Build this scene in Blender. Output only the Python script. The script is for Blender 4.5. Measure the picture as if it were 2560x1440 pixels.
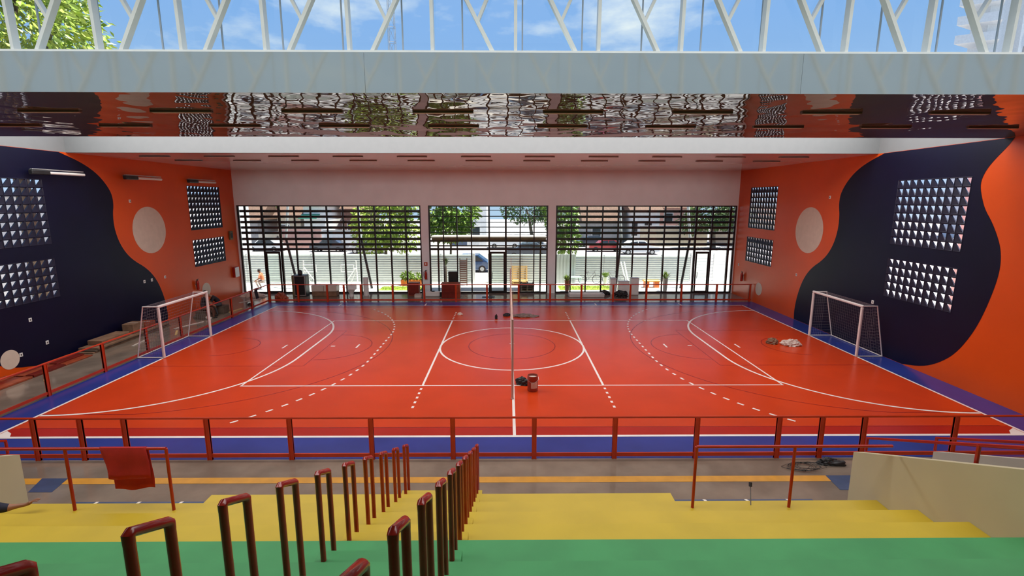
import bpy, bmesh, math, random
from mathutils import Vector, Matrix, noise
from mathutils.geometry import tessellate_polygon
random.seed(7)
for o in list(bpy.data.objects): bpy.data.objects.remove(o)
SC = bpy.context.scene
COL = SC.collection
PI = math.pi

# ------------------------------------------------------------------ camera
cam = bpy.data.objects.new('camera', bpy.data.cameras.new('camera'))
COL.objects.link(cam)
cam.data.sensor_width = 36; cam.data.lens = 36*1238.1/2560
cam.data.clip_start = .05; cam.data.clip_end = 600
_p, _y, _r = .17626, .0085, .00081
fwd = Vector((math.sin(_y)*math.cos(_p), math.cos(_y)*math.cos(_p), -math.sin(_p)))
right = Vector((math.cos(_y), -math.sin(_y), 0)); up = right.cross(fwd)
r2 = right*math.cos(_r)+up*math.sin(_r); u2 = -right*math.sin(_r)+up*math.cos(_r)
m = Matrix((r2, u2, -fwd)).transposed().to_4x4(); m.translation = (-.170, -20.126, 6.076)
cam.matrix_world = m
SC.camera = cam

# ------------------------------------------------------------------ world, sun, skylight and fill lamps, exposure
w = bpy.data.worlds.new('sky'); SC.world = w; w.use_nodes = True
nt = w.node_tree; nt.nodes.clear()
def N(nt, t, **k):
    n = nt.nodes.new(t)
    for a, b in k.items(): setattr(n, a, b)
    return n
out = N(nt, 'ShaderNodeOutputWorld'); bg = N(nt, 'ShaderNodeBackground'); bg.inputs[1].default_value = 1.0
tc = N(nt, 'ShaderNodeTexCoord'); sep = N(nt, 'ShaderNodeSeparateXYZ')
ramp = N(nt, 'ShaderNodeValToRGB')
e = ramp.color_ramp.elements
e[0].position = 0.0; e[0].color = (.50, .68, .92, 1)
e[1].position = .9; e[1].color = (.10, .26, .68, 1)
x = ramp.color_ramp.elements.new(.30); x.color = (.25, .47, .90, 1)
mp = N(nt, 'ShaderNodeMapping'); mp.inputs['Scale'].default_value = (1, 1, 2.6); mp.inputs['Location'].default_value = (5.2, .9, .2)
no = N(nt, 'ShaderNodeTexNoise'); no.inputs['Scale'].default_value = 2.1; no.inputs['Detail'].default_value = 7; no.inputs['Roughness'].default_value = .6
cr = N(nt, 'ShaderNodeValToRGB'); cr.color_ramp.elements[0].position = .55; cr.color_ramp.elements[1].position = .70
mx = N(nt, 'ShaderNodeMixRGB'); mx.inputs[2].default_value = (.86, .93, 1.0, 1)
L = nt.links.new
L(tc.outputs['Generated'], sep.inputs[0]); L(sep.outputs['Z'], ramp.inputs[0])
L(tc.outputs['Generated'], mp.inputs[0]); L(mp.outputs[0], no.inputs['Vector']); L(no.outputs[0], cr.inputs[0])
L(cr.outputs[0], mx.inputs[0]); L(ramp.outputs[0], mx.inputs[1]); L(mx.outputs[0], bg.inputs[0]); L(bg.outputs[0], out.inputs[0])

sun = bpy.data.objects.new('sun', bpy.data.lights.new('sun', 'SUN')); COL.objects.link(sun)
sun.data.energy = 12; sun.data.angle = .0093; sun.data.color = (1, .96, .9)
sd = Vector((math.cos(math.radians(75))*.985, -math.cos(math.radians(75))*.17, math.sin(math.radians(75))))
sun.rotation_euler = (-sd).to_track_quat('-Z', 'Y').to_euler(); sun.location = (10, 0, 30)

def area(name, loc, sx, sy, power, color=(1, 1, 1), rot=(0, 0, 0), spread=180):
    l = bpy.data.lights.new(name, 'AREA'); l.shape = 'RECTANGLE'; l.size = sx; l.size_y = sy; l.energy = power; l.color = color; l.spread = math.radians(spread)
    o = bpy.data.objects.new(name, l); o.location = loc; o.rotation_euler = rot; COL.objects.link(o); return o
# area lamps added inside the two roof lanterns, standing in for daylight
area('skylight_far', (-1.475, -2.35, 9.55), 31.5, 4.6, 2150, (1, .99, .97))
area('back_wall_fill', (-1.475, -4.80, 8.10), 31.5, .40, 125, (1, 1, 1), (math.radians(80), 0, 0), 80)  # unseen lamp added in the far lantern to brighten the back wall
area('skylight_near', (-1.475, -13.3, 10.0), 31.5, 3.6, 1050, (1, .99, .97), spread=150)
SC.view_settings.view_transform = 'Standard'
SC.view_settings.look = 'None'
SC.view_settings.gamma = 1
SC.view_settings.use_curve_mapping = False
SC.view_settings.exposure = 0

# ------------------------------------------------------------------ materials
def mat(name, c, rough=.5, metal=0, spec=.5, var=.0, vs=4., bump=0., bs=30., coat=0., c2=None, stretch=None):
    m = bpy.data.materials.new(name); m.use_nodes = True
    nt = m.node_tree; b = nt.nodes['Principled BSDF']; L = nt.links.new
    b.inputs['Roughness'].default_value = rough; b.inputs['Metallic'].default_value = metal
    b.inputs['Specular IOR Level'].default_value = spec
    b.inputs['Coat Weight'].default_value = coat; b.inputs['Coat Roughness'].default_value = .05
    c = tuple(c)+(1,)
    tc = N(nt, 'ShaderNodeTexCoord'); mp = N(nt, 'ShaderNodeMapping'); L(tc.outputs['Object'], mp.inputs[0])
    if stretch: mp.inputs['Scale'].default_value = stretch
    n = N(nt, 'ShaderNodeTexNoise'); n.inputs['Scale'].default_value = vs; n.inputs['Detail'].default_value = 5
    L(mp.outputs[0], n.inputs['Vector'])
    r = N(nt, 'ShaderNodeValToRGB'); e = r.color_ramp.elements
    if c2 is None:
        a = tuple(max(0, v*(1-var)) for v in c[:3])+(1,); d = tuple(min(1, v*(1+var)) for v in c[:3])+(1,)
    else: a, d = c, tuple(c2)+(1,)
    e[0].color = a; e[1].color = d; e[0].position = .35; e[1].position = .65
    L(n.outputs[0], r.inputs[0]); L(r.outputs[0], b.inputs['Base Color'])
    if bump:
        n2 = N(nt, 'ShaderNodeTexNoise'); n2.inputs['Scale'].default_value = bs; n2.inputs['Detail'].default_value = 3
        L(mp.outputs[0], n2.inputs['Vector'])
        bp = N(nt, 'ShaderNodeBump'); bp.inputs['Strength'].default_value = bump; bp.inputs['Distance'].default_value = .02
        L(n2.outputs[0], bp.inputs['Height']); L(bp.outputs[0], b.inputs['Normal'])
    return m

def glass_mat(name, tint=(1, 1, 1), ior=1.45):
    m = bpy.data.materials.new(name); m.use_nodes = True; nt = m.node_tree; nt.nodes.clear(); L = nt.links.new
    o = N(nt, 'ShaderNodeOutputMaterial'); mx = N(nt, 'ShaderNodeMixShader'); t = N(nt, 'ShaderNodeBsdfTransparent'); g = N(nt, 'ShaderNodeBsdfGlossy'); f = N(nt, 'ShaderNodeFresnel')
    t.inputs[0].default_value = tuple(tint)+(1,); g.inputs['Roughness'].default_value = .02; f.inputs[0].default_value = ior
    no = N(nt, 'ShaderNodeTexNoise'); no.inputs['Scale'].default_value = .7; bp = N(nt, 'ShaderNodeBump'); bp.inputs['Strength'].default_value = .02
    L(no.outputs[0], bp.inputs['Height']); L(bp.outputs[0], g.inputs['Normal'])
    ge = N(nt, 'ShaderNodeNewGeometry'); mu = N(nt, 'ShaderNodeMath'); mu.operation = 'MULTIPLY'; iv = N(nt, 'ShaderNodeMath'); iv.operation = 'SUBTRACT'; iv.inputs[0].default_value = 1
    L(ge.outputs['Backfacing'], iv.inputs[1]); L(f.outputs[0], mu.inputs[0]); L(iv.outputs[0], mu.inputs[1])
    L(mu.outputs[0], mx.inputs[0]); L(t.outputs[0], mx.inputs[1]); L(g.outputs[0], mx.inputs[2]); L(mx.outputs[0], o.inputs[0])
    return m

def ceiling_mat(name, col, bump=.042):
    m = bpy.data.materials.new(name); m.use_nodes = True; nt = m.node_tree; L = nt.links.new
    b = nt.nodes['Principled BSDF']; b.inputs['Base Color'].default_value = col; b.inputs['Roughness'].default_value = .015
    b.inputs['IOR'].default_value = 1.75
    tc = N(nt, 'ShaderNodeTexCoord')
    n1 = N(nt, 'ShaderNodeTexNoise'); n1.inputs['Scale'].default_value = .85; n1.inputs['Detail'].default_value = .6
    n2 = N(nt, 'ShaderNodeTexNoise'); n2.inputs['Scale'].default_value = 2.6; n2.inputs['Detail'].default_value = 0
    ad = N(nt, 'ShaderNodeMath'); ad.operation = 'MULTIPLY_ADD'; ad.inputs[1].default_value = .16
    bp = N(nt, 'ShaderNodeBump'); bp.inputs['Strength'].default_value = 1; bp.inputs['Distance'].default_value = bump
    for q in (n1, n2): L(tc.outputs['Object'], q.inputs['Vector'])
    L(n2.outputs[0], ad.inputs[0]); L(n1.outputs[0], ad.inputs[2]); L(ad.outputs[0], bp.inputs['Height']); L(bp.outputs[0], b.inputs['Normal'])
    return m

M = {}
M['court_red'] = mat('court_red_paint', (.56, .046, .007), .26, var=.06, vs=.6, bump=.02, bs=3, spec=.4)
M['court_dark'] = mat('court_dark_red_paint', (.40, .016, .007), .26, var=.06, vs=.6, spec=.4)
M['court_blue'] = mat('court_blue_paint', (.022, .040, .24), .26, var=.1, vs=.8, spec=.45)
M['white_paint'] = mat('white_line_paint', (.80, .74, .70), .4, var=.05, vs=2)
M['dark_line'] = mat('dark_red_line_paint', (.26, .008, .005), .3, var=.1)
M['granilite'] = mat('polished_grey_floor', (.215, .165, .128), .12, var=.18, vs=1.2, bump=.01, bs=60, spec=.6)
M['yellow_line'] = mat('yellow_floor_paint', (.60, .27, .02), .35, var=.08)
M['blue_floor'] = mat('dark_blue_floor_paint', (.03, .05, .12), .35, var=.12)
M['orange_wall'] = mat('orange_wall_paint', (.70, .080, .004), .36, var=.05, vs=.5, spec=.4)
M['navy'] = mat('navy_wall_paint', (.004, .004, .021), .4, var=.1, vs=1, spec=.25)
M['navy_block'] = mat('navy_block_paint', (.007, .007, .026), .45, var=.15)
M['circle'] = mat('beige_circle_paint', (.68, .56, .46), .45, var=.04)
M['white_wall'] = mat('white_wall_paint', (.86, .91, .93), .5, var=.03, vs=.8)
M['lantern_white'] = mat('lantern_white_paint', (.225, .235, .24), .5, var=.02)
M['fascia'] = mat('glossy_grey_green_panel', (.27, .31, .305), .06, var=.03, vs=.7, bump=.04, bs=.8, spec=.6)
M['fascia'].node_tree.nodes['Principled BSDF'].inputs['IOR'].default_value = 2.0
M['ceiling'] = ceiling_mat('glossy_ceiling_dimmed', (.14, .125, .115, 1))  # same finish as the far strip, its dim light put into the colour
M['ceiling_far'] = ceiling_mat('glossy_ceiling_lightened', (.80, .80, .79, 1), .002)  # same finish, colour lightened to bounce more light onto the back wall
M['truss'] = mat('white_truss_enamel', (.66, .69, .67), .3, var=.03)
M['yellow'] = mat('yellow_step_paint', (.55, .385, .022), .5, var=.06, vs=1.2)
M['green'] = mat('green_step_paint', (.052, .29, .095), .5, var=.08, vs=1.5)
M['guard'] = mat('beige_guard_wall', (.56, .50, .33), .6, var=.05, vs=.7)
M['guard_grey'] = mat('grey_guard_wall', (.50, .46, .40), .6, var=.05, vs=.7)
M['red_metal'] = mat('red_metal_enamel', (.40, .018, .008), .25, var=.12, vs=2, spec=.5)
M['red_tube'] = mat('dark_red_tube_enamel', (.34, .018, .012), .18, var=.12, vs=3, spec=.6)
M['fence_red'] = mat('orange_red_fence_enamel', (.50, .038, .008), .3, var=.1, vs=2)
M['black_metal'] = mat('dark_window_metal', (.012, .008, .009), .35, var=.2)
M['slat'] = mat('dark_slat_metal', (.016, .011, .011), .4, var=.2)
M['glass'] = glass_mat('window_glass', (.96, .99, .97))
M['bar_grey'] = mat('pale_glazing_bar', (.30, .36, .42), .4, var=.05)
M['net_post'] = mat('dull_pale_post', (.50, .33, .28), .45, var=.05)
M['tower'] = mat('pale_tower_render', (.74, .74, .75), .8, var=.05)
M['goal_white'] = mat('white_goal_enamel', (.75, .68, .66), .3, var=.05)
M['net'] = mat('grey_net_cord', (.16, .13, .15), .8, var=.1)
M['white'] = mat('white_enamel', (.78, .77, .75), .3, var=.04)
M['cream'] = mat('cream_laminate', (.60, .52, .45), .4, var=.05)
M['brown'] = mat('brown_cardboard', (.22, .12, .07), .8, var=.2)
M['darkred'] = mat('dark_red_laminate', (.16, .014, .008), .35, var=.15)
M['redbrown'] = mat('red_brown_wood', (.30, .055, .02), .4, var=.2)
M['black'] = mat('black_plastic', (.012, .011, .012), .45, var=.2)
M['grey'] = mat('grey_metal', (.25, .25, .26), .35, metal=.6, var=.1)
M['silver'] = mat('silver_trim', (.5, .5, .5), .3, metal=.7, var=.1)
M['olive'] = mat('olive_side_panel', (.16, .12, .05), .5, var=.2)
M['plaster'] = mat('lamp_housing_grey', (.10, .085, .08), .4, var=.05)
M['diffuser'] = mat('lamp_diffuser_white', (.75, .70, .66), .35, var=.03)
M['concrete'] = mat('sunlit_concrete', (.64, .62, .58), .9, var=.12, vs=.4, bump=.2, bs=12)
M['asphalt'] = mat('pale_asphalt', (.34, .31, .30), .95, var=.1, vs=.6)
M['earth'] = mat('grass_and_earth', (.16, .20, .05), .95, c2=(.30, .28, .16), vs=.5)
M['hoarding'] = mat('white_corrugated_sheet', (.50, .53, .51), .45, var=.05)
M['wood'] = mat('pale_pine_wood', (.62, .40, .16), .7, var=.15, vs=6, stretch=(1, 8, 8))
M['darkwood'] = mat('weathered_dark_wood', (.10, .07, .05), .8, var=.3)
M['leaf'] = mat('sunlit_leaf_green', (.11, .22, .025), .45, c2=(.25, .34, .05), vs=1.3)
M['leaf_dark'] = mat('dark_leaf_green', (.035, .085, .014), .45, c2=(.09, .15, .03), vs=1.3)
M['leaf_lime'] = mat('lime_leaf_green', (.22, .34, .03), .45, c2=(.40, .46, .07), vs=1.3)
M['bark'] = mat('tree_bark', (.12, .09, .06), .9, var=.3, vs=8, bump=.4, bs=20)
M['terracotta'] = mat('terracotta_pot', (.32, .12, .06), .7, var=.1)
M['orange'] = mat('orange_plastic', (.75, .17, .03), .4, var=.08)
M['roof_tile'] = mat('brown_roof_tile', (.16, .09, .06), .85, var=.25, vs=6)
M['house_white'] = mat('white_render', (.80, .78, .75), .8, var=.06)
M['house_pink'] = mat('pink_render', (.58, .33, .27), .8, var=.07)
M['house_brown'] = mat('brown_brick_render', (.17, .09, .07), .85, var=.2)
M['house_beige'] = mat('beige_render', (.58, .48, .34), .8, var=.07)
M['house_grey'] = mat('grey_render', (.33, .31, .30), .8, var=.1)
M['awning_green'] = mat('green_awning', (.05, .30, .20), .6, var=.1)
M['window_dark'] = mat('dark_pane', (.03, .035, .04), .1, var=.2)
M['car_white'] = mat('white_car_paint', (.75, .75, .75), .15, var=.02, coat=.5)
M['car_red'] = mat('red_car_paint', (.40, .02, .02), .15, var=.02, coat=.5)
M['car_silver'] = mat('silver_car_paint', (.42, .43, .45), .2, metal=.5, var=.02, coat=.5)
M['car_blue'] = mat('blue_car_paint', (.02, .07, .18), .15, var=.05, coat=.5)
M['car_dark'] = mat('dark_car_paint', (.05, .06, .08), .15, var=.05, coat=.5)
M['tire'] = mat('black_tire', (.02, .02, .02), .8, var=.1)
M['skin'] = mat('brown_skin', (.30, .13, .07), .5, var=.1)
M['hair'] = mat('black_hair', (.010, .008, .007), .6, var=.2)
M['shirt_dark'] = mat('dark_shirt', (.018, .014, .020), .8, var=.2)
M['shirt_navy'] = mat('navy_shirt', (.015, .016, .035), .8, var=.2)
M['trousers_grey'] = mat('grey_work_trousers', (.05, .055, .06), .85, var=.2)
M['trousers_brown'] = mat('brown_work_trousers', (.10, .035, .02), .85, var=.2)
M['trousers_pale'] = mat('pale_work_trousers', (.45, .35, .30), .85, var=.1)
M['vest'] = mat('orange_work_vest', (.75, .22, .10), .7, var=.1)
M['shoe'] = mat('black_shoe', (.012, .01, .01), .5, var=.2)
M['towel'] = mat('red_towel', (.46, .020, .018), .9, var=.12, vs=3, bump=.3, bs=120)
M['can'] = mat('rust_red_can', (.30, .04, .02), .35, var=.15)
M['can_label'] = mat('pale_can_label', (.60, .42, .34), .5, var=.1)
M['tarp'] = mat('grey_tarp', (.20, .15, .13), .6, var=.2)
M['pale_rag'] = mat('pale_rag', (.62, .50, .44), .85, var=.1)
M['blue_table'] = mat('pale_blue_plastic', (.45, .62, .68), .4, var=.05)

# ------------------------------------------------------------------ geometry helpers
class G:
    def __init__(s): s.v = []; s.f = []; s.mi = []; s.cur = 0
    def add(s, vs, fs):
        o = len(s.v); s.v += [tuple(q) for q in vs]
        for f in fs: s.f.append(tuple(i+o for i in f)); s.mi.append(s.cur)
        return s
    def box(s, x0, x1, y0, y1, z0, z1):
        return s.add([(x0,y0,z0),(x1,y0,z0),(x1,y1,z0),(x0,y1,z0),(x0,y0,z1),(x1,y0,z1),(x1,y1,z1),(x0,y1,z1)],
            [(0,3,2,1),(4,5,6,7),(0,1,5,4),(1,2,6,5),(2,3,7,6),(3,0,4,7)])
    def bbox(s, x0, x1, y0, y1, z0, z1, b=.02):
        # box with chamfered edges
        vs = []; fs = []
        bm = bmesh.new(); bmesh.ops.create_cube(bm, size=1)
        for q in bm.verts: q.co = Vector(((x0+x1)/2+q.co.x*(x1-x0), (y0+y1)/2+q.co.y*(y1-y0), (z0+z1)/2+q.co.z*(z1-z0)))
        b = min(b, .45*min(abs(x1-x0), abs(y1-y0), abs(z1-z0)))
        bmesh.ops.bevel(bm, geom=bm.edges[:], offset=b, segments=1, affect='EDGES')
        bm.verts.index_update()
        vs = [q.co[:] for q in bm.verts]; fs = [[q.index for q in f.verts] for f in bm.faces]
        bm.free(); return s.add(vs, fs)
    def tube(s, pts, r, n=8, cap=True, r2=None):
        pts = [Vector(p) for p in pts]; rings = []; vs = []; fs = []
        prev = None
        for i, p in enumerate(pts):
            if i == 0: d = pts[1]-p
            elif i == len(pts)-1: d = p-pts[i-1]
            else: d = (pts[i+1]-p).normalized()+(p-pts[i-1]).normalized()
            d.normalize()
            if prev is None:
                a = Vector((0,0,1)) if abs(d.z) < .9 else Vector((1,0,0))
                u = d.cross(a).normalized()
            else:
                u = (prev-d*prev.dot(d)).normalized()
            prev = u; vv = d.cross(u)
            rr = r if r2 is None else r+(r2-r)*i/(len(pts)-1)
            k = 1.0
            if 0 < i < len(pts)-1:
                c = max(.35, d.dot((p-pts[i-1]).normalized())); k = 1/c**.5
            for j in range(n):
                t = 2*PI*j/n; vs.append(p+(u*math.cos(t)+vv*math.sin(t))*rr*k)
        for i in range(len(pts)-1):
            for j in range(n):
                fs.append((i*n+j, i*n+(j+1)%n, (i+1)*n+(j+1)%n, (i+1)*n+j))
        if cap: fs.append(tuple(range(n))[::-1]); fs.append(tuple(range((len(pts)-1)*n, len(pts)*n)))
        return s.add(vs, fs)
    def bar(s, p0, p1, wd, dp, side=(0,1,0)):
        # rectangular member, wd across, dp along 'side'
        p0 = Vector(p0); p1 = Vector(p1); d = (p1-p0).normalized(); sd_ = Vector(side); sd_ = (sd_-d*sd_.dot(d)).normalized(); a = d.cross(sd_)
        vs = []
        for p in (p0, p1):
            for i, j in ((-1,-1),(1,-1),(1,1),(-1,1)): vs.append(p+a*wd/2*i+sd_*dp/2*j)
        return s.add(vs, [(0,3,2,1),(4,5,6,7),(0,1,5,4),(1,2,6,5),(2,3,7,6),(3,0,4,7)])
    def lathe(s, prof, c=(0,0,0), n=16):
        vs = []; fs = []
        for r, z in prof:
            for j in range(n): t = 2*PI*j/n; vs.append((c[0]+r*math.cos(t), c[1]+r*math.sin(t), c[2]+z))
        for i in range(len(prof)-1):
            for j in range(n): fs.append((i*n+j, i*n+(j+1)%n, (i+1)*n+(j+1)%n, (i+1)*n+j))
        fs.append(tuple(range(n))[::-1]); k = (len(prof)-1)*n; fs.append(tuple(range(k, k+n)))
        return s.add(vs, fs)
    def prism(s, poly, fn0, fn1):
        # poly of 2D points, fn maps 2D->3D for both caps
        n = len(poly); vs = [fn0(*p) for p in poly]+[fn1(*p) for p in poly]
        tri = tessellate_polygon([[Vector((p[0], p[1], 0)) for p in poly]])
        fs = [tuple(t) for t in tri]+[tuple(i+n for i in t)[::-1] for t in tri]+[(i, (i+1) % n, (i+1) % n+n, i+n) for i in range(n)]
        return s.add(vs, fs)
    def sheet(s, poly, fn):
        tri = tessellate_polygon([[Vector((p[0], p[1], 0)) for p in poly]])
        return s.add([fn(*p) for p in poly], [tuple(t) for t in tri])
    def mesh(s, name, mats, smooth=False, origin=(0,0,0)):
        me = bpy.data.meshes.new(name); o = Vector(origin)
        me.from_pydata([Vector(q)-o for q in s.v], [], s.f)
        if not isinstance(mats, (list, tuple)): mats = [mats]
        for k in mats: me.materials.append(M[k])
        for p, i in zip(me.polygons, s.mi): p.material_index = i
        bm = bmesh.new(); bm.from_mesh(me); bmesh.ops.recalc_face_normals(bm, faces=bm.faces[:]); bm.to_mesh(me); bm.free()
        if smooth:
            for p in me.polygons: p.use_smooth = True
            try: me.set_sharp_from_angle(angle=math.radians(40))
            except Exception: pass
        me.update(); return me

def wpos(o):
    p = Vector((0,0,0))
    while o: p = p+o.location; o = o.parent
    return p
def part(name, g, mats, parent=None, smooth=False, origin=None):
    """one mesh object from world coordinates; child of parent when given"""
    base = wpos(parent) if parent else Vector((0,0,0))
    if origin is None:
        xs = [q[0] for q in g.v]; ys = [q[1] for q in g.v]; zs = [q[2] for q in g.v]
        origin = Vector(((min(xs)+max(xs))/2, (min(ys)+max(ys))/2, min(zs)))
    o = bpy.data.objects.new(name, g.mesh(name, mats, smooth, origin)); COL.objects.link(o)
    o.location = Vector(origin)-base
    if parent: o.parent = parent
    return o
def tag(o, label=None, cat=None, group=None, kind=None):
    if label: o['label'] = label
    if cat: o['category'] = cat
    if group: o['group'] = group
    if kind: o['kind'] = kind
    return o
def thing(name, label, cat, loc=(0,0,0), group=None, kind=None):
    o = bpy.data.objects.new(name, None); COL.objects.link(o); o.location = loc; o.empty_display_size = .2
    return tag(o, label, cat, group, kind)
def struct(name, g, mats, label=None, smooth=False):
    return tag(part(name, g, mats, None, smooth), label, None, None, 'structure')
def instance(src, name, loc, parent=None):
    o = src.copy(); o.name = name; COL.objects.link(o); o.location = loc; o.parent = parent; return o
def dup(root, loc, label=None, rz=None):
    r = root.copy(); COL.objects.link(r); r.location = loc
    if rz is not None: r.rotation_euler = (0,0,rz)
    if label: r['label'] = label
    for ch in list(root.children):
        c_ = ch.copy(); COL.objects.link(c_); c_.parent = r
        for gch in ch.children:
            d = gch.copy(); COL.objects.link(d); d.parent = c_
    return r

# ------------------------------------------------------------------ room shell
XL, XR, YB, ZC = -17.6, 14.65, 12.0, 7.9
XC = (XL+XR)/2
g = G(); g.box(XL-.25, XR+.25, -22.2, YB+.25, -.3, 0)
floor = struct('floor', g, 'granilite', 'polished grey floor around the painted court')

# windows of perforated blocks in both side walls (y0,y1,z0,z1)
HOLES = [(-4.10, -1.05, 4.40, 6.82), (-4.10, -1.05, 2.36, 3.86), (7.42, 10.47, 4.40, 6.82), (7.42, 10.47, 2.36, 3.86)]
def side_wall(x0, x1):
    g = G(); ys = [-22.2, -4.10, -1.05, 7.42, 10.47, YB+.25]; zs = [0, 2.36, 3.86, 4.40, 6.82, ZC+.0]
    for i in range(5):
        for j in range(5):
            if i in (1, 3) and j in (1, 3): continue
            g.box(x0, x1, ys[i], ys[i+1], zs[j], zs[j+1])
    return g
wr = struct('wall_right', side_wall(XR, XR+.09), 'orange_wall', 'orange right wall with navy wave, beige circle and block grilles')
wl = struct('wall_left', side_wall(XL-.09, XL), 'orange_wall', 'orange left wall with navy wave, beige circle and block grilles')

def smooth_curve(pts, it=2):
    for _ in range(it):
        q = [pts[0]]
        for a, b in zip(pts, pts[1:]): q += [(.75*a[0]+.25*b[0], .75*a[1]+.25*b[1]), (.25*a[0]+.75*b[0], .25*a[1]+.75*b[1])]
        pts = q+[pts[-1]]
    return pts
NAVY_A = smooth_curve([(-.15, ZC-.01), (.89,7.55),(1.64,7.1),(2.16,6.46),(2.24,5.94),(2.08,5.34),(2.1,4.66),(2.34,3.96),(2.84,3.35),(3.75,2.80),(4.30,2.17),(4.65,1.31),(4.79,.48),(4.74,.012)])
NAVY_B = smooth_curve([(-2.41,.012),(-3.31,.22),(-3.94,.57),(-4.47,1.05),(-4.90,1.76),(-5.18,2.48),(-5.41,3.44),(-5.48,4.08),(-5.40,4.59),(-5.24,4.97),(-4.97,5.43),(-4.66,5.82),(-4.44,6.35),(-4.39,6.66),(-4.52,7.02),(-4.78,7.35),(-5.05,7.62),(-5.25,ZC-.01)])
def navy_shape(parent, x, sgn):
    outer = NAVY_A+NAVY_B
    h1 = [(HOLES[0][0], HOLES[0][2]), (HOLES[0][1], HOLES[0][2]), (HOLES[0][1], HOLES[0][3]), (HOLES[0][0], HOLES[0][3])]
    h2 = [(HOLES[1][0], HOLES[1][2]), (HOLES[1][1], HOLES[1][2]), (HOLES[1][1], HOLES[1][3]), (HOLES[1][0], HOLES[1][3])]
    loops = [outer, h1, h2]; flat = [p for l in loops for p in l]
    tri = tessellate_polygon([[Vector((p[0], p[1], 0)) for p in l] for l in loops])
    g = G(); g.add([(x+sgn*.006, p[0], p[1]) for p in flat], [tuple(t) for t in tri])
    o = part('painted_wave', g, 'navy', parent); o['label'] = 'navy blue wavy painted shape'
    return o
def disc(parent, x, sgn, cy, cz, r):
    g = G(); g.sheet([(cy+r*math.cos(2*PI*k/64), cz+r*math.sin(2*PI*k/64)) for k in range(64)], lambda a, b: (x+sgn*.007, a, b))
    o = part('painted_circle', g, 'circle', parent); o['label'] = 'beige painted circle'
for par, x, s in ((wr, XR, -1), (wl, XL, 1)):
    navy_shape(par, x, s); disc(par, x, s, 4.25, 4.61, 1.12)
disc(wr, XR, -1, 8.55, .90, .38); disc(wl, XL, 1, 8.2, .95, .40); disc(wl, XL, 1, -3.35, .55, .34)

# perforated blocks: each one a part with a tapering triangular opening
def block_mesh(pw, ph):
    # local: y in [-pw/2,pw/2], z in [-ph/2,ph/2], x from 0 (room side) to .12 (outside)
    g = G(); a, b = pw/2, ph/2
    outer = [(-a,-b),(a,-b),(a,b),(-a,b)]; rim = [(-a*.93,-b*.93),(a*.93,-b*.93),(a*.93,b*.93),(-a*.93,b*.93)]
    ti = [(-a*.74, b*.78), (-a*.66, -b*.80), (a*.74, b*.78)]          # room side triangle
    to = [(-a*.76, b*.80), (-a*.64, -b*.78), (a*.80, b*.80)]
    vs = [(.012, y, z) for y, z in outer]+[(0, y, z) for y, z in rim]+[(.02, y, z) for y, z in ti]+[(.075, y, z) for y, z in to]+[(.075, y, z) for y, z in outer]
    fs = [(0,1,5,4),(1,2,6,5),(2,3,7,6),(3,0,4,7)]
    # front face rim(4..7) around triangle(8,9,10)
    fs += [(4,5,9),(5,6,10),(5,10,9),(6,7,8),(6,8,10),(7,4,9),(7,9,8)]
    fs += [(8,9,12,11),(9,10,13,12),(10,8,11,13)]
    q = 14
    fs += [(q,12,q+1),(q+1,13,q+2),(q+1,12,13),(q+2,11,q+3),(q+2,13,11),(q+3,12,q),(q+3,11,12)]
    fs += [(0,q,q+1,1),(1,q+1,q+2,2),(2,q+2,q+3,3),(3,q+3,q,0)]
    g.add(vs, fs); return g
def grille(label, x, sgn, hole, group):
    y0, y1, z0, z1 = hole; nz = 8 if z1-z0 > 2 else 5; ny = 10
    pw, ph = (y1-y0)/ny, (z1-z0)/nz
    t = thing('window_%d' % group, label, None, (x, (y0+y1)/2, z0), kind='structure')
    me = block_mesh(pw, ph).mesh('perforated_block', 'navy_block')
    if sgn > 0:   # mirror for left wall
        for v in me.vertices: v.co.x = -v.co.x
        me.flip_normals()
    for i in range(ny):
        for j in range(nz):
            o = bpy.data.objects.new('perforated_block', me); COL.objects.link(o); o.parent = t
            o.location = (sgn*.02, y0+(i+.5)*pw-(y0+y1)/2, (j+.5)*ph)
    return t
gn = 7
for s, x, side in ((-1, XR, 'right'), (1, XL, 'left')):
    for h, wh in zip(HOLES, ('tall navy block grille high in the navy wave of the %s wall', 'low navy block grille under the tall one in the navy wave, %s wall',
                             'tall navy block grille in orange paint near the windows, %s wall', 'low navy block grille in orange paint near the windows, %s wall')):
        gn += 1; grille(wh % side, x, s, h, gn)

# back wall with three window openings
WIN = [(-17.5, -5.76), (-5.28, 2.43), (2.93, 14.6)]; WT = 5.72
g = G(); g.box(XL, XR, YB, YB+.25, WT, ZC)
for a, b in ((XL, WIN[0][0]), (WIN[0][1], WIN[1][0]), (WIN[1][1], WIN[2][0]), (WIN[2][1], XR)): g.box(a, b, YB, YB+.25, 0, WT)
struct('wall_back', g, 'white_wall', 'white back wall above the three big windows')
g = G(); g.box(XL-.2, XR+.2, -22.4, -22.2, -.3, ZC); struct('wall_front', g, 'white_wall', 'white wall behind the bleachers')

# ceiling strips between the roof lanterns
NL0, NL1, FL0, FL1 = -15.5, -11.09, -4.92, .20
ceiling = thing('ceiling', 'glossy reflective ceiling in wide strips', None, (XC, 0, ZC), kind='structure')
for a, b, k in ((FL1, YB+.25, 'ceiling_far'), (NL1, FL0, 'ceiling'), (-22.4, NL0, 'ceiling')): g = G(); g.box(XL-.2, XR+.2, a, b, ZC, ZC+.22); part('strip', g, k, ceiling)
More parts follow.
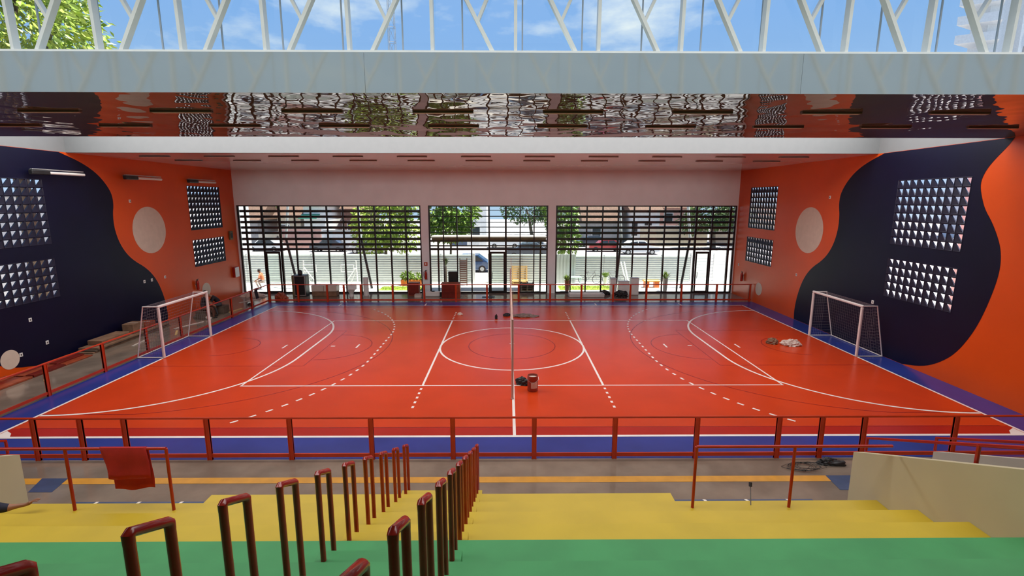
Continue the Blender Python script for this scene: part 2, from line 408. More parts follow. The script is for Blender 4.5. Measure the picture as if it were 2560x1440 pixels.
# far lantern upstands (white) and roof
g = G()
g.box(XL-.2, XR+.2, FL1-.02, FL1+.10, ZC+.0, 8.75); g.box(XL-.2, XR+.2, FL0-.10, FL0+.0, ZC+.22, 8.75)
g.box(XL-.2, XL, FL0, FL1-.02, ZC, 9.6); g.box(XR, XR+.2, FL0, FL1-.02, ZC, 9.6)
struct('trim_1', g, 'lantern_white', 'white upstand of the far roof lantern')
g = G(); g.box(XL-.2, XR+.2, FL0-.3, FL1+.3, 9.62, 9.8); struct('trim_2', g, 'lantern_white', 'roof slab of the far lantern')
# near lantern: glossy grey-green fascia, ledge, other sides and roof
fasc = thing('trim_3', 'glossy grey green fascia of the near roof lantern', None, (XC, NL1, ZC), kind='structure')
for a, b in ((XL, -9.6), (-9.595, -2.62), (-2.615, 4.9), (4.905, XR)):
    g = G(); g.box(a, b, NL1-.03, NL1, ZC-.012, 8.545); part('panel', g, 'fascia', fasc)
g = G(); g.box(XL, XR, NL1, NL1+.30, 8.50, 8.585); o = part('ledge', g, 'truss', fasc)
g = G(); g.box(XL, XR, NL0, NL0+.03, ZC, 8.55); g.box(XL, XR, NL0-.3, NL0, 8.50, 8.58)
g.box(XL-.2, XL, NL0, NL1-.03, ZC, 10.1); g.box(XR, XR+.2, NL0, NL1-.03, ZC, 10.1)
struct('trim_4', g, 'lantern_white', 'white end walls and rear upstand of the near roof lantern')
g = G(); g.box(XL-.2, XR+.2, NL0-.4, NL1+.5, 10.1, 10.3); struct('trim_5', g, 'lantern_white', 'roof slab of the near lantern')

def truss(label, y, ztop):
    t = thing('roof_truss', label, 'truss', (XC, y, 8.55), 'lantern trusses')
    mid = -1.46; pitch = 1.425
    ks = range(-11, 12)
    for k in ks:
        x = mid+k*pitch
        if not XL+.1 < x < XR-.1: continue
        g = G(); g.bar((x, y, 8.545), (x, y-.05, ztop), .055, .14); part('vertical', g, 'truss', t)
    for k in range(0, 11):
        for s in (1, -1):
            xb = mid+s*(1.055+k*pitch)
            if not XL+1 < xb < XR-1: continue
            top = (xb-s*.78, y-.05, ztop)
            g = G(); g.bar((xb, y, 8.545), top, .06, .12); part('diagonal', g, 'truss', t)
            q = .36; bx = xb-s*.78*q; bz = 8.545+(ztop-8.545)*q
            g = G(); g.bar((bx, y, bz), (bx+s*.42, y-.05, ztop), .05, .10); part('branch', g, 'truss', t)
    g = G(); g.box(XL, XR, y-.12, y+.02, ztop, ztop+.12); part('top_chord', g, 'truss', t)
    return t
truss('white steel truss standing on the fascia against the sky', NL1+.10, 9.98)
truss('white steel truss on the rear side of the near lantern', NL0+.12, 9.98)
def glazing(name, label, y, z0, z1, pitch):
    t = thing(name, label, None, (XC, y, z0), kind='structure')
    n = int(round((XR-XL)/pitch)); pitch = (XR-XL)/n
    me = None
    for i in range(n):
        x = XL+i*pitch
        if me is None:
            g = G(); g.box(x+.006, x+pitch-.006, y-.006, y+.006, z0, z1); p = part('pane', g, 'glass', t); me = p
        else:
            q = me.copy(); COL.objects.link(q); q.location.x = me.location.x+i*pitch
    for i in range(1, n):
        x = XL+i*pitch; g = G(); g.box(x-.012, x+.012, y-.012, y+.012, z0, z1); part('glazing_bar', g, 'bar_grey', t)
    return t
glazing('window_4', 'clear glazing of the near roof lantern', NL1+.22, 8.585, 10.1, 1.0403)
glazing('window_5', 'clear rear glazing of the near roof lantern', NL0-.1, 8.58, 10.1, 1.0403)
glazing('window_6', 'clear glazing on the near side of the far lantern', FL0-.05, 8.75, 9.62, 2.1)
glazing('window_7', 'clear glazing on the far side of the far lantern', FL1+.04, 8.75, 9.62, 2.1)

# ------------------------------------------------------------------ court paint (flat print on the floor)
court = thing('trim_6', 'painted sports court with red field and blue border', None, (0, 0, 0), kind='structure')
def flat(name, poly, z, m, label=None):
    g = G(); g.sheet(poly, lambda a, b: (a, b, z)); o = part(name, g, m, court)
    if label: o['label'] = label
    return o
def rect(x0, x1, y0, y1): return [(x0,y0),(x1,y0),(x1,y1),(x0,y1)]
flat('border', rect(-14.55, XR-.002, -9.22, 9.12), .002, 'court_blue', 'blue painted border')
flat('field', rect(-13.6, 13.6, -8.08, 8.12), .004, 'court_red', 'red painted playing field')
flat('field_edge', rect(-13.5, 13.5, -8.02, -7.56), .005, 'court_dark', 'darker red strip along the near sideline')
flat('field_edge', rect(-13.5, 13.5, 7.62, 8.06), .005, 'court_dark', 'darker red strip along the far sideline')
def poly_line(pts, wd):
    g = G(); n = len(pts); vs = []
    for i, p in enumerate(pts):
        a = Vector(pts[max(0, i-1)]); b = Vector(pts[min(n-1, i+1)])
        d = (b-a).normalized(); nn = Vector((-d.y, d.x))*wd/2
        vs += [(p[0]+nn.x, p[1]+nn.y), (p[0]-nn.x, p[1]-nn.y)]
    return vs, [(2*i, 2*i+1, 2*i+3, 2*i+2) for i in range(n-1)]
def line(name, pts, wd=.06, m='white_paint', z=.0065, dash=None):
    g = G()
    if dash:
        on, off = dash; L_ = 0; seg = []; cur = []
        # resample
        rs = []
        for a, b in zip(pts, pts[1:]):
            d = math.dist(a, b); k = max(1, int(d/.02))
            for i in range(k): rs.append((a[0]+(b[0]-a[0])*i/k, a[1]+(b[1]-a[1])*i/k, L_+d*i/k))
            L_ += d
        for q in rs:
            if q[2] % (on+off) < on: cur.append((q[0], q[1]))
            else:
                if len(cur) > 2: seg.append([cur[0], cur[len(cur)//2], cur[-1]])
                cur = []
        if len(cur) > 2: seg.append([cur[0], cur[len(cur)//2], cur[-1]])
        for s_ in seg:
            vs, fs = poly_line(s_, wd); g.add([(a, b, z) for a, b in vs], fs)
    else:
        vs, fs = poly_line(pts, wd); g.add([(a, b, z) for a, b in vs], fs)
    return part(name, g, m, court)
def arc(cx, cy, r, a0, a1, n=48): return [(cx+r*math.cos(a0+(a1-a0)*i/n), cy+r*math.sin(a0+(a1-a0)*i/n)) for i in range(n+1)]
line('sideline', [(-13.5, -8.08), (13.5, -8.08)], .10); line('sideline', [(-13.5, 8.12), (13.5, 8.12)], .07)
line('goal_line', [(-13.56, -8.13), (-13.56, 8.15)], .08); line('goal_line', [(13.56, -8.13), (13.56, 8.15)], .08)
line('centre_line', [(0, -8.08), (0, 8.12)], .08, z=.0062)
line('centre_circle', arc(0, 0, 3.0, 0, 2*PI, 96), .08, z=.0068)
line('basketball_circle', arc(0, .1, 1.82, 0, 2*PI, 72), .035, 'dark_line', z=.0058)
for s in (-1, 1):
    line('volleyball_sideline', [(-9.03, s*4.5), (9.03, s*4.5)], .06); line('volleyball_end_line', [(s*9, -4.5), (s*9, 4.5)], .06)
    line('attack_line', [(s*3, -4.5), (s*3, 4.5)], .07, z=.0066)
    line('attack_line_dashes', [(s*3, -4.72), (s*3, -6.4)], .075, z=.0066, dash=(.16, .2)); line('attack_line_dashes', [(s*3, 4.8), (s*3, 6.5)], .075, z=.0066, dash=(.16, .2))
    f = lambda L_: [(s*a, b) for a, b in L_]
    line('goal_area_line', f(arc(13.5, 1.6, 5.15, PI, PI/2, 30)[::-1]+arc(13.5, -1.6, 5.15, PI, PI*1.5, 30)), .085, z=.0070)
    line('free_throw_dashes', f(arc(13.5, -1.6, 8.0, PI*1.5, PI, 60)+arc(13.5, 1.6, 8.0, PI, PI/2, 60))[30:-30], .075, z=.0066, dash=(.22, .26))
    tp = arc(11.95, 0, 6.75, PI-1.43, PI+1.43, 60)
    line('three_point_line', f([(13.5, 6.67)]+tp+[(13.5, -6.67)]), .035, 'dark_line', z=.0058)
    line('key_line', f([(13.5, 2.5), (7.75, 2.5), (7.75, -2.5), (13.5, -2.5)]), .035, 'dark_line', z=.0058)
    line('key_circle', f(arc(7.75, 0, 1.8, PI*.5, PI*1.5, 40)), .035, 'dark_line', z=.0058)
    line('basket_arc', f(arc(11.95, 0, 1.25, PI*.5, PI*1.5, 30)), .035, 'dark_line', z=.0058)
    line('penalty_mark', f([(9.53, -.26), (9.53, .24)]), .07); line('penalty_mark', f([(6.49, -.22), (6.49, .28)]), .07); line('penalty_mark', f([(7.44, .03), (7.62, .03)]), .09)
    for xx in (5, 10): line('substitution_mark', f([(xx, 8.15), (xx, 8.72)]), .08)
    flat('corner_mark', [(s*13.5, -8.1), (s*13.1, -8.04), (s*13.25, -7.85), (s*13.5, -7.7)], .0063, 'white_paint')
for yy in (-7.56, 7.62): line('basketball_sideline', [(-13.3, yy), (13.3, yy)], .04, 'dark_line', z=.0058)
line('centre_mark', [(-.1, .33), (.1, .33)], .05, z=.0075)
# markings on the grey walkway before the bleachers
walk = thing('trim_7', 'painted markings on the walkway before the bleachers', None, (XC, -10.5, 0), kind='structure')
def wflat(name, poly, m, z=.004, label=None):
    g = G(); g.sheet(poly, lambda a, b: (a, b, z)); o = part(name, g, m, walk)
    if label: o['label'] = label
wflat('yellow_stripe', rect(XL+.02, XR-.02, -10.23, -10.0), 'yellow_line', label='yellow stripe along the walkway')
for s in (-1, 1):
    q = lambda L_: [(XC+s*(a-XC), b) for a, b in L_]
    wflat('bay_mark', q([(6.94, -10.0), (7.6, -10.0), (7.5, -10.56), (6.9, -10.56)] if s > 0 else [(6.94, -10.0), (7.52, -10.0), (7.33, -10.53), (6.83, -10.53)]), 'blue_floor', .005, 'dark blue painted bay mark')
    wflat('bay_line', q(rect(3.10, 6.1, -11.1, -10.88)), 'blue_floor', .004, 'dark blue painted line')
    for xx in (3.92, 4.78, 5.64): wflat('bay_tick', q([(xx, -11.1), (xx+.06, -11.1), (xx-.03, -10.88), (xx-.09, -10.88)]), 'white_paint', .006, 'white tick')

# ------------------------------------------------------------------ bleachers
def ZT(k): return .755+.38*k
def YT(k): return -12.07-.84*k
bl = thing('bleacher', 'stepped concrete bleacher painted yellow below and green above', 'bleacher', (XC, -12.07, 0))
for k in range(-1, 11):
    g = G()
    z0 = 0 if k == -1 else ZT(k-1)
    if k == -1: g.box(-5.98, 3.04, -22.1, YT(k), 0, ZT(k))
    else:
        x0, x1 = (-9.42, 6.47) if k < 3 else (XL+.005, XR-.005)
        if k == 0:
            g.box(x0, -5.985, -22.1, YT(k), 0, z0); g.box(3.045, x1, -22.1, YT(k), 0, z0)
        if k == 3:
            g.box(XL+.005, -11.0, -22.1, YT(k), 0, z0); g.box(8.05, XR-.005, -22.1, YT(k), 0, z0)
        g.box(x0, x1, -22.1, YT(k), z0, ZT(k))
    o = part('tier', g, 'yellow' if k < 3 else 'green', bl); o['label'] = 'yellow painted tier' if k < 3 else 'green painted tier'
for k in range(-2, 10):
    zb = 0 if k == -2 else ZT(k)
    g = G(); g.box(-2.34, -.70, YT(k)-.836, YT(k)-.42, zb+.002, zb+.19)
    part('aisle_step', g, 'yellow' if k < 3 else 'green', bl)
# red U-shaped aisle handrails
def hoop(label, x, k):
    zb = 0 if k == -2 else ZT(k)
    yf, yn = YT(k)-.27, YT(k)-.58
    t = thing('aisle_handrail', label, 'handrail', (x, (yf+yn)/2, zb), 'red hoops along the bleacher aisle')
    g = G(); g.tube([(x, yf, zb), (x, yf, zb+1.05)], .031, 12); part('post', g, 'red_tube', t, True)
    g = G(); g.tube([(x, yn, zb+.192), (x, yn, zb+1.19)], .031, 12); part('post', g, 'red_tube', t, True)
    g = G(); g.tube([(x, yf, zb+1.05), (x, yf, zb+1.095), (x, yf-.02, zb+1.115), (x, yn+.02, zb+1.245), (x, yn, zb+1.235), (x, yn, zb+1.19)], .0315, 12); part('grip', g, 'red_tube', t, True)
NTH = {-2: 'the first hoop up from the floor', -1: 'the second hoop up from the floor', 0: 'the third hoop up from the floor', 1: 'the fourth hoop up from the floor', 2: 'the fifth hoop up from the floor',
       3: 'the sixth hoop up from the floor', 4: 'the seventh hoop up from the floor', 5: 'the eighth hoop up from the floor', 6: 'the ninth hoop up from the floor', 7: 'the tenth and nearest hoop'}
for k in range(-2, 8):
    hoop('dark red hoop handrail, left of the aisle, '+NTH[k], -2.24, k)
    hoop('dark red hoop handrail, right of the aisle, '+NTH[k], -.80, k)

# guard walls flanking the yellow tiers
def guard(label, x0, x1, m):
    g = G(); ya, yb = -11.36, YT(3)-.0
    prof = [(ya, 0), (ya, 1.31), (yb+.002, 1.31+(ya-yb)*.4565), (yb+.002, 0)]
    g.prism(prof, lambda a, b: (x0, a, b), lambda a, b: (x1, a, b))
    o = part('guard_wall', g, m); tag(o, label, 'wall', 'sloping guard walls beside the stairs'); return o
guard('tall beige sloping guard wall at the right end of the yellow tiers', 6.475, 6.66, 'guard')
guard('grey sloping guard wall behind the beige one at the right', 8.02, 8.20, 'guard_grey')
guard('beige sloping guard wall at the left end of the yellow tiers', -9.61, -9.425, 'guard')
guard('grey sloping guard wall beyond the beige one at the left', -11.15, -10.97, 'guard_grey')
for s in (1, -1):
    for xx, lb in ((6.76, 'red sloping handrail on the beige guard wall, %s side'), (8.10, 'red sloping handrail on the grey guard wall, %s side')):
        x = XC+s*(xx-XC); off = .28
        t = thing('stair_handrail', lb % ('right' if s > 0 else 'left'), 'handrail', (x, -12.5, 1.5), 'handrails on the guard walls')
        ya, yb = -11.3, -14.5; f = lambda y: 1.31+(-11.36-y)*.4565
        g = G(); g.tube([(x, ya, f(ya)+.02), (x, ya, f(ya)+off), (x, yb, f(yb)+off), (x, yb, f(yb)+.0)], .024, 8); part('rail', g, 'red_metal', t, True)
        for yy in (-13.42,):
            g = G(); g.tube([(x, yy, f(yy)-.15), (x, yy, f(yy)+off)], .028, 8); part('post', g, 'red_metal', t, True)
# short guard rails on the lowest tier, left and right
def tier_rail(label, x0, x1, ends, open_end=None):
    y, z = -12.26, ZT(0)
    t = thing('guard_rail', label, 'railing', ((x0+x1)/2, y, z), 'red guard rails on the lowest yellow tier')
    for x in ends: g = G(); g.tube([(x, y, z), (x, y, z+1.15)], .026, 10); part('post', g, 'red_metal', t, True)
    g = G(); g.tube([(x0, y, z+1.15), (x1, y, z+1.15)], .027, 10); part('top_rail', g, 'red_metal', t, True)
tier_rail('red guard rail with a towel over it on the lowest yellow tier', -9.40, -5.99, (-5.99, -7.70))
tier_rail('red guard rail on the lowest yellow tier beside the right guard wall', 3.07, 6.45, (3.07, 4.77))
# towel
def towel():
    g = G(); nx, nz = 14, 16; vs = []
    for side in (0, 1):
        pass
    x0, x1 = -7.08, -6.30; z1 = ZT(0)+1.18
    path = [(-12.215, z1-.80)]+[(-12.22+.006*math.sin(i), z1-.80+.80*i/9) for i in range(1, 9)]+[(-12.235, z1-.005), (-12.26, z1+.008), (-12.285, z1-.005)]+[(-12.292-.004*math.sin(i*1.3), z1-.05-.52*i/6) for i in range(7)]
    for i in range(nx+1):
        for j, (yy, zz) in enumerate(path):
            fr = i/nx; low = (z1-zz)/.8
            xx = x0+(x1-x0)*fr+.10*low*(1-fr)+.02*math.sin(j*.5)
            vs.append((xx, yy+.018*math.sin(fr*9+j*.2)*low, zz-.02*math.sin(fr*5)*low))
    n = len(path); fs = [(i*n+j, i*n+j+1, (i+1)*n+j+1, (i+1)*n+j) for i in range(nx) for j in range(n-1)]
    g.add(vs, fs); o = part('towel', g, 'towel', None, True); tag(o, 'red towel hanging over the left guard rail', 'towel')
    md = o.modifiers.new('thick', 'SOLIDIFY'); md.thickness = .008
towel()

# ------------------------------------------------------------------ fences around the court
def fence(name, label, p0, p1, posts, ztop=1.05, m='fence_red', flatdir='x'):
    t = thing(name, label, 'railing', ((p0[0]+p1[0])/2, (p0[1]+p1[1])/2, 0), 'red railings around the court')
    g = G(); g.tube([(p0[0], p0[1], ztop), (p1[0], p1[1], ztop)], .028, 8); part('top_rail', g, m, t, True)
    g = G(); g.bar((p0[0], p0[1], .11), (p1[0], p1[1], .11), .085, .03, (0, 0, 1)) if False else g.bar((p0[0], p0[1], .11), (p1[0], p1[1], .11), .03, .09, (0, 0, 1)); part('bottom_rail', g, m, t)
    for q in posts:
        if flatdir == 'x':
            g = G(); g.box(q-.055, q+.055, p0[1]-.02, p0[1]+.02, 0.001, ztop-.02)
            g.box(q-.055, q-.04, p0[1]-.035, p0[1]+.035, 0.001, ztop-.02); g.box(q+.04, q+.055, p0[1]-.035, p0[1]+.035, 0.001, ztop-.02)
        else:
            g = G(); g.box(p0[0]-.02, p0[0]+.02, q-.055, q+.055, 0.001, ztop-.02)
            g.box(p0[0]-.035, p0[0]+.035, q-.055, q-.04, 0.001, ztop-.02); g.box(p0[0]-.035, p0[0]+.035, q+.04, q+.055, 0.001, ztop-.02)
        part('post', g, m, t)
    return t
fence('court_railing', 'long red railing between the court and the bleachers', (-14.52, -9.22), (14.6, -9.22), [-14.4, -12.4, -11.25, -10.16, -9.14, -7.22, -5.29, -3.39, -1.47, .45, 2.36, 4.3, 6.24, 7.26, 8.27, 10.45, 12.5])
fence('court_railing', 'red railing before the tall windows at the far side', (-14.52, 9.28), (14.6, 9.28), [-14.52, -12.79, -11.04, -10.04, -9.02, -7.11, -5.21, -3.3, -1.43, .48, 2.39, 4.28, 6.2, 7.24, 8.22, 10.34, 12.48, 14.5])
fence('court_railing', 'red railing along the left side behind the left goal', (-14.56, -9.15), (-14.56, 9.2), [-7.4, -5.29, -3.09, -.94, 1.14, 3.2, 5.2, 7.24], flatdir='y')

# ------------------------------------------------------------------ goals
def goal(label, s):
    # s=+1 right goal, opening towards centre
    x = s*13.52; y0, y1, H = -1.54, 1.54, 2.04
    t = thing('futsal_goal', label, 'goal', (x, 0, 0), 'futsal goals')
    for yy in (y0, y1):
        g = G(); g.bbox(x-.045, x+.045, yy-.045, yy+.045, .006, H-.045, .02); part('post', g, 'goal_white', t)
    g = G(); g.bbox(x-.045, x+.045, y0-.045, y1+.045, H-.045, H+.045, .02); part('crossbar', g, 'goal_white', t)
    bx, tx = x+s*1.02, x+s*.58
    for yy in (y0, y1):
        g = G(); g.tube([(x+s*.04, yy, H), (tx, yy, H), (bx, yy, .03), (x+s*.04, yy, .03)], .022, 8); part('side_frame', g, 'goal_white', t, True)
    g = G(); g.tube([(bx, y0, .03), (bx, y1, .03)], .022, 8); part('ground_bar', g, 'goal_white', t, True)
    # net: back (from tx,H to bx,0), roof and two sides
    g = G(); r = .004
    def cord(a, b): g.tube([a, b], r, 3, False)
    nb = 22; nh = 16
    for i in range(nb+1):
        yy = y0+(y1-y0)*i/nb; cord((tx, yy, H), (bx, yy, .03)); cord((x, yy, H), (tx, yy, H))
    for j in range(nh+1):
        f = j/nh; xx = tx+(bx-tx)*f; zz = H+(.03-H)*f
        cord((xx, y0, zz), (xx, y1, zz))
        for yy in (y0, y1): cord((x, yy, zz), (xx, yy, zz))
    for i in range(1, 7):
        for yy in (y0, y1): cord((x+s*.085*i, yy, H), (x+s*(.085*i+.0), yy, .03))
    for i in range(1, 5): cord((x+s*.13*i, y0, H), (x+s*.13*i, y1, H))
    tag(part('net', g, 'net', t), 'dark thin cord net', kind='stuff')
goal('white futsal goal with net at the left end of the court', -1)
goal('white futsal goal with net at the right end of the court', 1)

# volleyball net seen on edge over the centre line
t = thing('volleyball_net', 'volleyball net seen edge-on between two pale posts over the centre line', 'net', (0, 0, 0))
for yy in (-5.62, 5.62):
    g = G(); g.lathe([(.05, .006), (.05, .03), (.036, .035), (.036, 2.50), (.03, 2.53)], (-.03, yy, 0), 12); part('post', g, 'net_post', t, True)
for zz in (2.39, 1.43): g = G(); g.box(-.055, -.015, -5.58, 5.58, zz-.035, zz+.035); part('tape', g, 'net_post', t)
for yy in (-4.5, 4.5):
    g = G(); g.tube([(-.01, yy, 1.43), (-.01, yy, 3.23)], .012, 6); part('antenna', g, 'net_post', t)
g = G()
for i in range(0, 91): g.tube([(-.035, -4.75+i*9.5/90, 1.43), (-.035, -4.75+i*9.5/90, 2.39)], .003, 3, False)
for j in range(1, 9): g.tube([(-.035, -4.75, 1.43+j*.107), (-.035, 4.75, 1.43+j*.107)], .003, 3, False)
tag(part('net_mesh', g, 'net_post', t), 'square cord mesh', kind='stuff')

# ------------------------------------------------------------------ tall windows in the back wall
def wall_window(name, label, x0, x1, mull, slats, doors):
    t = thing(name, label, None, ((x0+x1)/2, YB+.12, 0), kind='structure'); y = YB+.12
    g = G()
    for a, b in ((x0, x0+.09), (x1-.09, x1)): g.box(a, b, y-.06, y+.06, .0, WT)
    g.box(x0+.09, x1-.09, y-.06, y+.06, WT-.08, WT); g.box(x0+.09, x1-.09, y-.06, y+.06, 0, .09)
    part('frame', g, 'black_metal', t)
    g = G(); g.box(x0+.09, x1-.09, y-.07, y+.05, 2.84, 2.97); part('transom', g, 'black_metal', t)
    for x, wd in mull:
        g = G(); g.box(x-wd/2, x+wd/2, y-.065, y+.055, .09, 2.84); part('mullion', g, 'black_metal', t)
        g = G(); g.box(x-wd/2, x+wd/2, y-.065, y+.055, 2.97, WT-.08); part('mullion', g, 'black_metal', t)
    xs = [x0+.09]+[q[0] for q in mull]+[x1-.09]
    for a, b in zip(xs, xs[1:]):
        for z0, z1 in ((.09, 2.84), (2.97, WT-.08)):
            g = G(); g.box(a+.02, b-.02, y-.005, y+.005, z0, z1); part('pane', g, 'glass', t)
    for z, h in slats:
        g = G(); g.box(x0+.02, x1-.02, y+.20, y+.34, z-h/2, z+h/2); part('slat', g, 'slat', t)
    return t
S8 = [5.34, 4.99, 4.64, 4.29, 3.95, 3.55, 3.20]
m_ = [(-17.02, .09), (-15.95, .12), (-14.86, .13), (-13.88, .08), (-12.83, .09), (-11.80, .09), (-10.77, .09), (-9.77, .09), (-8.75, .09), (-7.75, .09), (-6.76, .09)]
wall_window('window_1', 'tall dark framed window with slats at the left of the back wall', WIN[0][0], WIN[0][1], m_, [(z, .158) for z in S8], None)
m_ = [(-4.34, .07), (-3.46, .07), (-2.53, .08), (-1.38, .10), (-.30, .12), (.63, .07), (1.53, .07)]
wall_window('window_2', 'dark framed window with the entrance doors in the middle of the back wall', WIN[1][0], WIN[1][1], m_, [(5.40, .035), (5.02, .05), (4.64, .03), (4.32, .05), (3.98, .06), (3.42, .11), (3.10, .08)], None)
m_ = [(3.94, .08), (4.94, .08), (5.96, .08), (6.98, .09), (7.99, .08), (8.99, .08), (10.0, .08), (11.02, .09), (12.03, .12), (13.08, .09), (14.23, .12)]
wall_window('window_3', 'tall dark framed window with slats at the right of the back wall', WIN[2][0], WIN[2][1], m_, [(z, .158) for z in S8], None)
def door(name, label, x0, x1):
    t = thing(name, label, None, ((x0+x1)/2, YB+.03, 0), kind='structure'); y = YB+.02
    g = G(); g.box(x0, x0+.10, y-.02, y+.03, .02, 2.75); g.box(x1-.10, x1, y-.02, y+.03, .02, 2.75); g.box(x0+.1, x1-.1, y-.02, y+.03, 2.62, 2.75); g.box(x0+.1, x1-.1, y-.02, y+.03, .02, .16)
    part('door_frame', g, 'black_metal', t)
    g = G(); g.box(x0+.1, x1-.1, y, y+.008, .16, 2.62); part('pane', g, 'glass', t)
    g = G(); xx = x0+.14; g.tube([(xx, y-.02, 1.0), (xx, y-.09, 1.0), (xx, y-.09, 1.4), (xx, y-.02, 1.4)], .015, 6); part('door_handle', g, 'black_metal', t)
door('door_1', 'glazed entrance door with bar handle in the middle window', -1.33, -.35)
door('door_2', 'glazed door in the left window beside the worker outside', -15.88, -14.94)
door('door_3', 'glazed door in the right window', 12.10, 13.0)

# ------------------------------------------------------------------ lamps
def lamp0():
    t = thing('ceiling_light', '', 'lamp', (0, 0, ZC), 'linear lamps under the glossy ceiling')
    g = G(); g.bbox(-.635, .635, -.05, .05, ZC-.038, ZC-.001, .006); part('housing', g, 'plaster', t)
    g = G(); g.bbox(-.60, .60, -.04, .04, ZC-.046, ZC-.0385, .003); part('diffuser', g, 'diffuser', t)
    return t
first = lamp0(); used = False
ORD = ['first', 'second', 'third', 'fourth', 'fifth', 'sixth', 'seventh', 'eighth', 'ninth', 'tenth', 'eleventh', 'twelfth']
for row, (yy, txt) in enumerate(((-9.25, 'row nearest the fascia'), (-7.17, 'rear row of the near strip'), (1.67, 'front row of the far strip'), (3.95, 'rear row of the far strip'))):
    for i in range(11):
        x = -15.15+2.725*i
        lab = 'linear ceiling lamp, %s from the left, %s' % (ORD[i], txt)
        if not used: first.location = (x, yy, ZC); first['label'] = lab; used = True
        else: dup(first, (x, yy, ZC), lab)
def wall_lamp(label, yc, dy):
    t = thing('wall_light', label, 'lamp', (XL, yc, 7.08), 'linear lamps on the left wall')
    x = XL+.24; a, b = yc-dy/2, yc+dy/2
    g = G(); g.bbox(x-.09, x+.09, a, a+dy*.32, 6.97, 7.14, .03); part('gear_box', g, 'black', t)
    g = G(); g.bbox(x-.075, x+.075, a+dy*.32, b, 7.0, 7.10, .03); part('diffuser', g, 'diffuser', t)
    g = G(); g.bbox(x-.05, x+.05, a+.05, b-.05, 7.145, 7.185, .01); part('housing', g, 'silver', t)
    for yy in (a+.25, b-.3): g = G(); g.box(XL, x-.02, yy-.03, yy+.03, 7.14, 7.17); part('bracket', g, 'grey', t)
wall_lamp('white linear lamp with dark end on the navy part of the left wall', -.55, 2.3)
wall_lamp('white linear lamp with dark end in the middle of the left wall', 3.95, 2.4)
wall_lamp('white linear lamp with dark end above the left wall grille near the windows', 8.5, 2.5)

# ------------------------------------------------------------------ fire safety items and small wall fittings
def extinguisher(label, c, ax):
    # c: wall point at cylinder base; ax: outward normal
    cx, cy, cz = c[0]+ax[0]*.11, c[1]+ax[1]*.11, c[2]
    t = thing('fire_extinguisher', label, 'extinguisher', (cx, cy, cz), 'fire extinguishers')
    g = G(); g.lathe([(.05, 0), (.085, .02), (.085, .40), (.07, .46), (.03, .50), (.03, .54)], (cx, cy, cz), 12); part('cylinder', g, 'red_metal', t, True)
    g = G(); g.box(cx-.03, cx+.03, cy-.03, cy+.03, cz+.54, cz+.60); g.tube([(cx, cy, cz+.57), (cx+.09*(1-abs(ax[0])), cy+.09*abs(ax[0]), cz+.62)], .012, 5); part('valve', g, 'black', t)
    g = G(); s1, s2 = (1-abs(ax[0])), abs(ax[0]); g.tube([(cx-.03*s1, cy-.03*s2, cz+.57), (cx-.13*s1, cy-.13*s2, cz+.50), (cx-.14*s1, cy-.14*s2, cz+.25), (cx-.1*s1, cy-.1*s2, cz+.1)], .014, 5); part('hose', g, 'black', t)
    g = G(); g.box(min(c[0], cx)-.02 if s2 else cx-.04, max(c[0], cx)+.0 if s2 else cx+.04, min(c[1], cy) if s1 else cy-.04, max(c[1], cy) if s1 else cy+.04, cz+.3, cz+.34); part('bracket', g, 'grey', t)
extinguisher('red fire extinguisher on the white pillar left of the entrance', (-5.52, YB, .95), (0, -1))
extinguisher('red fire extinguisher on the orange right wall near the window', (XR, 10.55, 1.05), (-1, 0))
extinguisher('red fire extinguisher on the orange left wall behind the left goal', (XL, 7.3, 1.1), (1, 0))
def plate(name, label, cat, g, mats): return tag(part(name, g, mats), label, cat)
t = thing('safety_sign', 'small red sign with white pictogram on the white pillar', 'sign', (-5.52, YB-.005, 1.95))
g = G(); g.box(-5.63, -5.41, YB-.012, YB-.002, 1.83, 2.07); part('plate', g, 'fence_red', t)
g = G(); g.box(-5.56, -5.48, YB-.018, YB-.012, 1.88, 2.02); part('pictogram', g, 'white', t)
t = thing('hydrant_cabinet', 'white and red box on the orange left wall beside the window', 'cabinet', (XL, 11.3, 1.35))
g = G(); g.bbox(XL, XL+.16, 11.05, 11.55, 1.2, 1.85, .02); part('body', g, 'red_metal', t)
g = G(); g.bbox(XL+.16, XL+.185, 11.07, 11.53, 1.22, 1.83, .01); part('door', g, 'white', t)
t = thing('alarm_panel', 'dark panel box high on the left wall beside the windows', 'panel', (XL, 11.2, 3.65))
g = G(); g.bbox(XL, XL+.1, 11.03, 11.38, 3.6, 4.12, .02); part('body', g, 'olive', t); g = G(); g.box(XL+.1, XL+.112, 11.1, 11.31, 3.72, 4.0); part('screen', g, 'black', t)
def socket(label, x, y, z, s):
    t = thing('wall_socket', label, 'socket', (x, y, z), 'small white sockets on the side walls')
    g = G(); g.bbox(x if s > 0 else x-.02, x+.02 if s > 0 else x, y-.06, y+.06, z-.07, z+.07, .006); part('plate', g, 'white', t)
    g = G(); xx = x+s*.022; g.box(min(xx, xx-s*.002), max(xx, xx-s*.002), y-.025, y+.025, z-.03, z+.03); part('insert', g, 'plaster', t)
socket('white socket on the navy wave near its lower right edge, left wall', XL, 3.45, 2.2, 1)
socket('white socket on the navy wave beside the orange edge, left wall', XL, 3.95, 2.2, 1)
socket('white socket on the orange paint over the left goal', XL, 4.9, 2.2, 1)
socket('white socket on the navy wave over the railing, left wall', XL, -1.9, .75, 1)
socket('white socket low on the orange paint at the frame edge, left wall', XL, -2.95, .6, 1)
socket('white socket on the navy wave under the low grille, left wall', XL, -2.4, 1.75, 1)
socket('white socket on the orange paint above the circle, left wall', XL, 3.2, 6.0, 1)
socket('white socket on the navy wave above the right goal', XR, -.55, 2.0, -1)
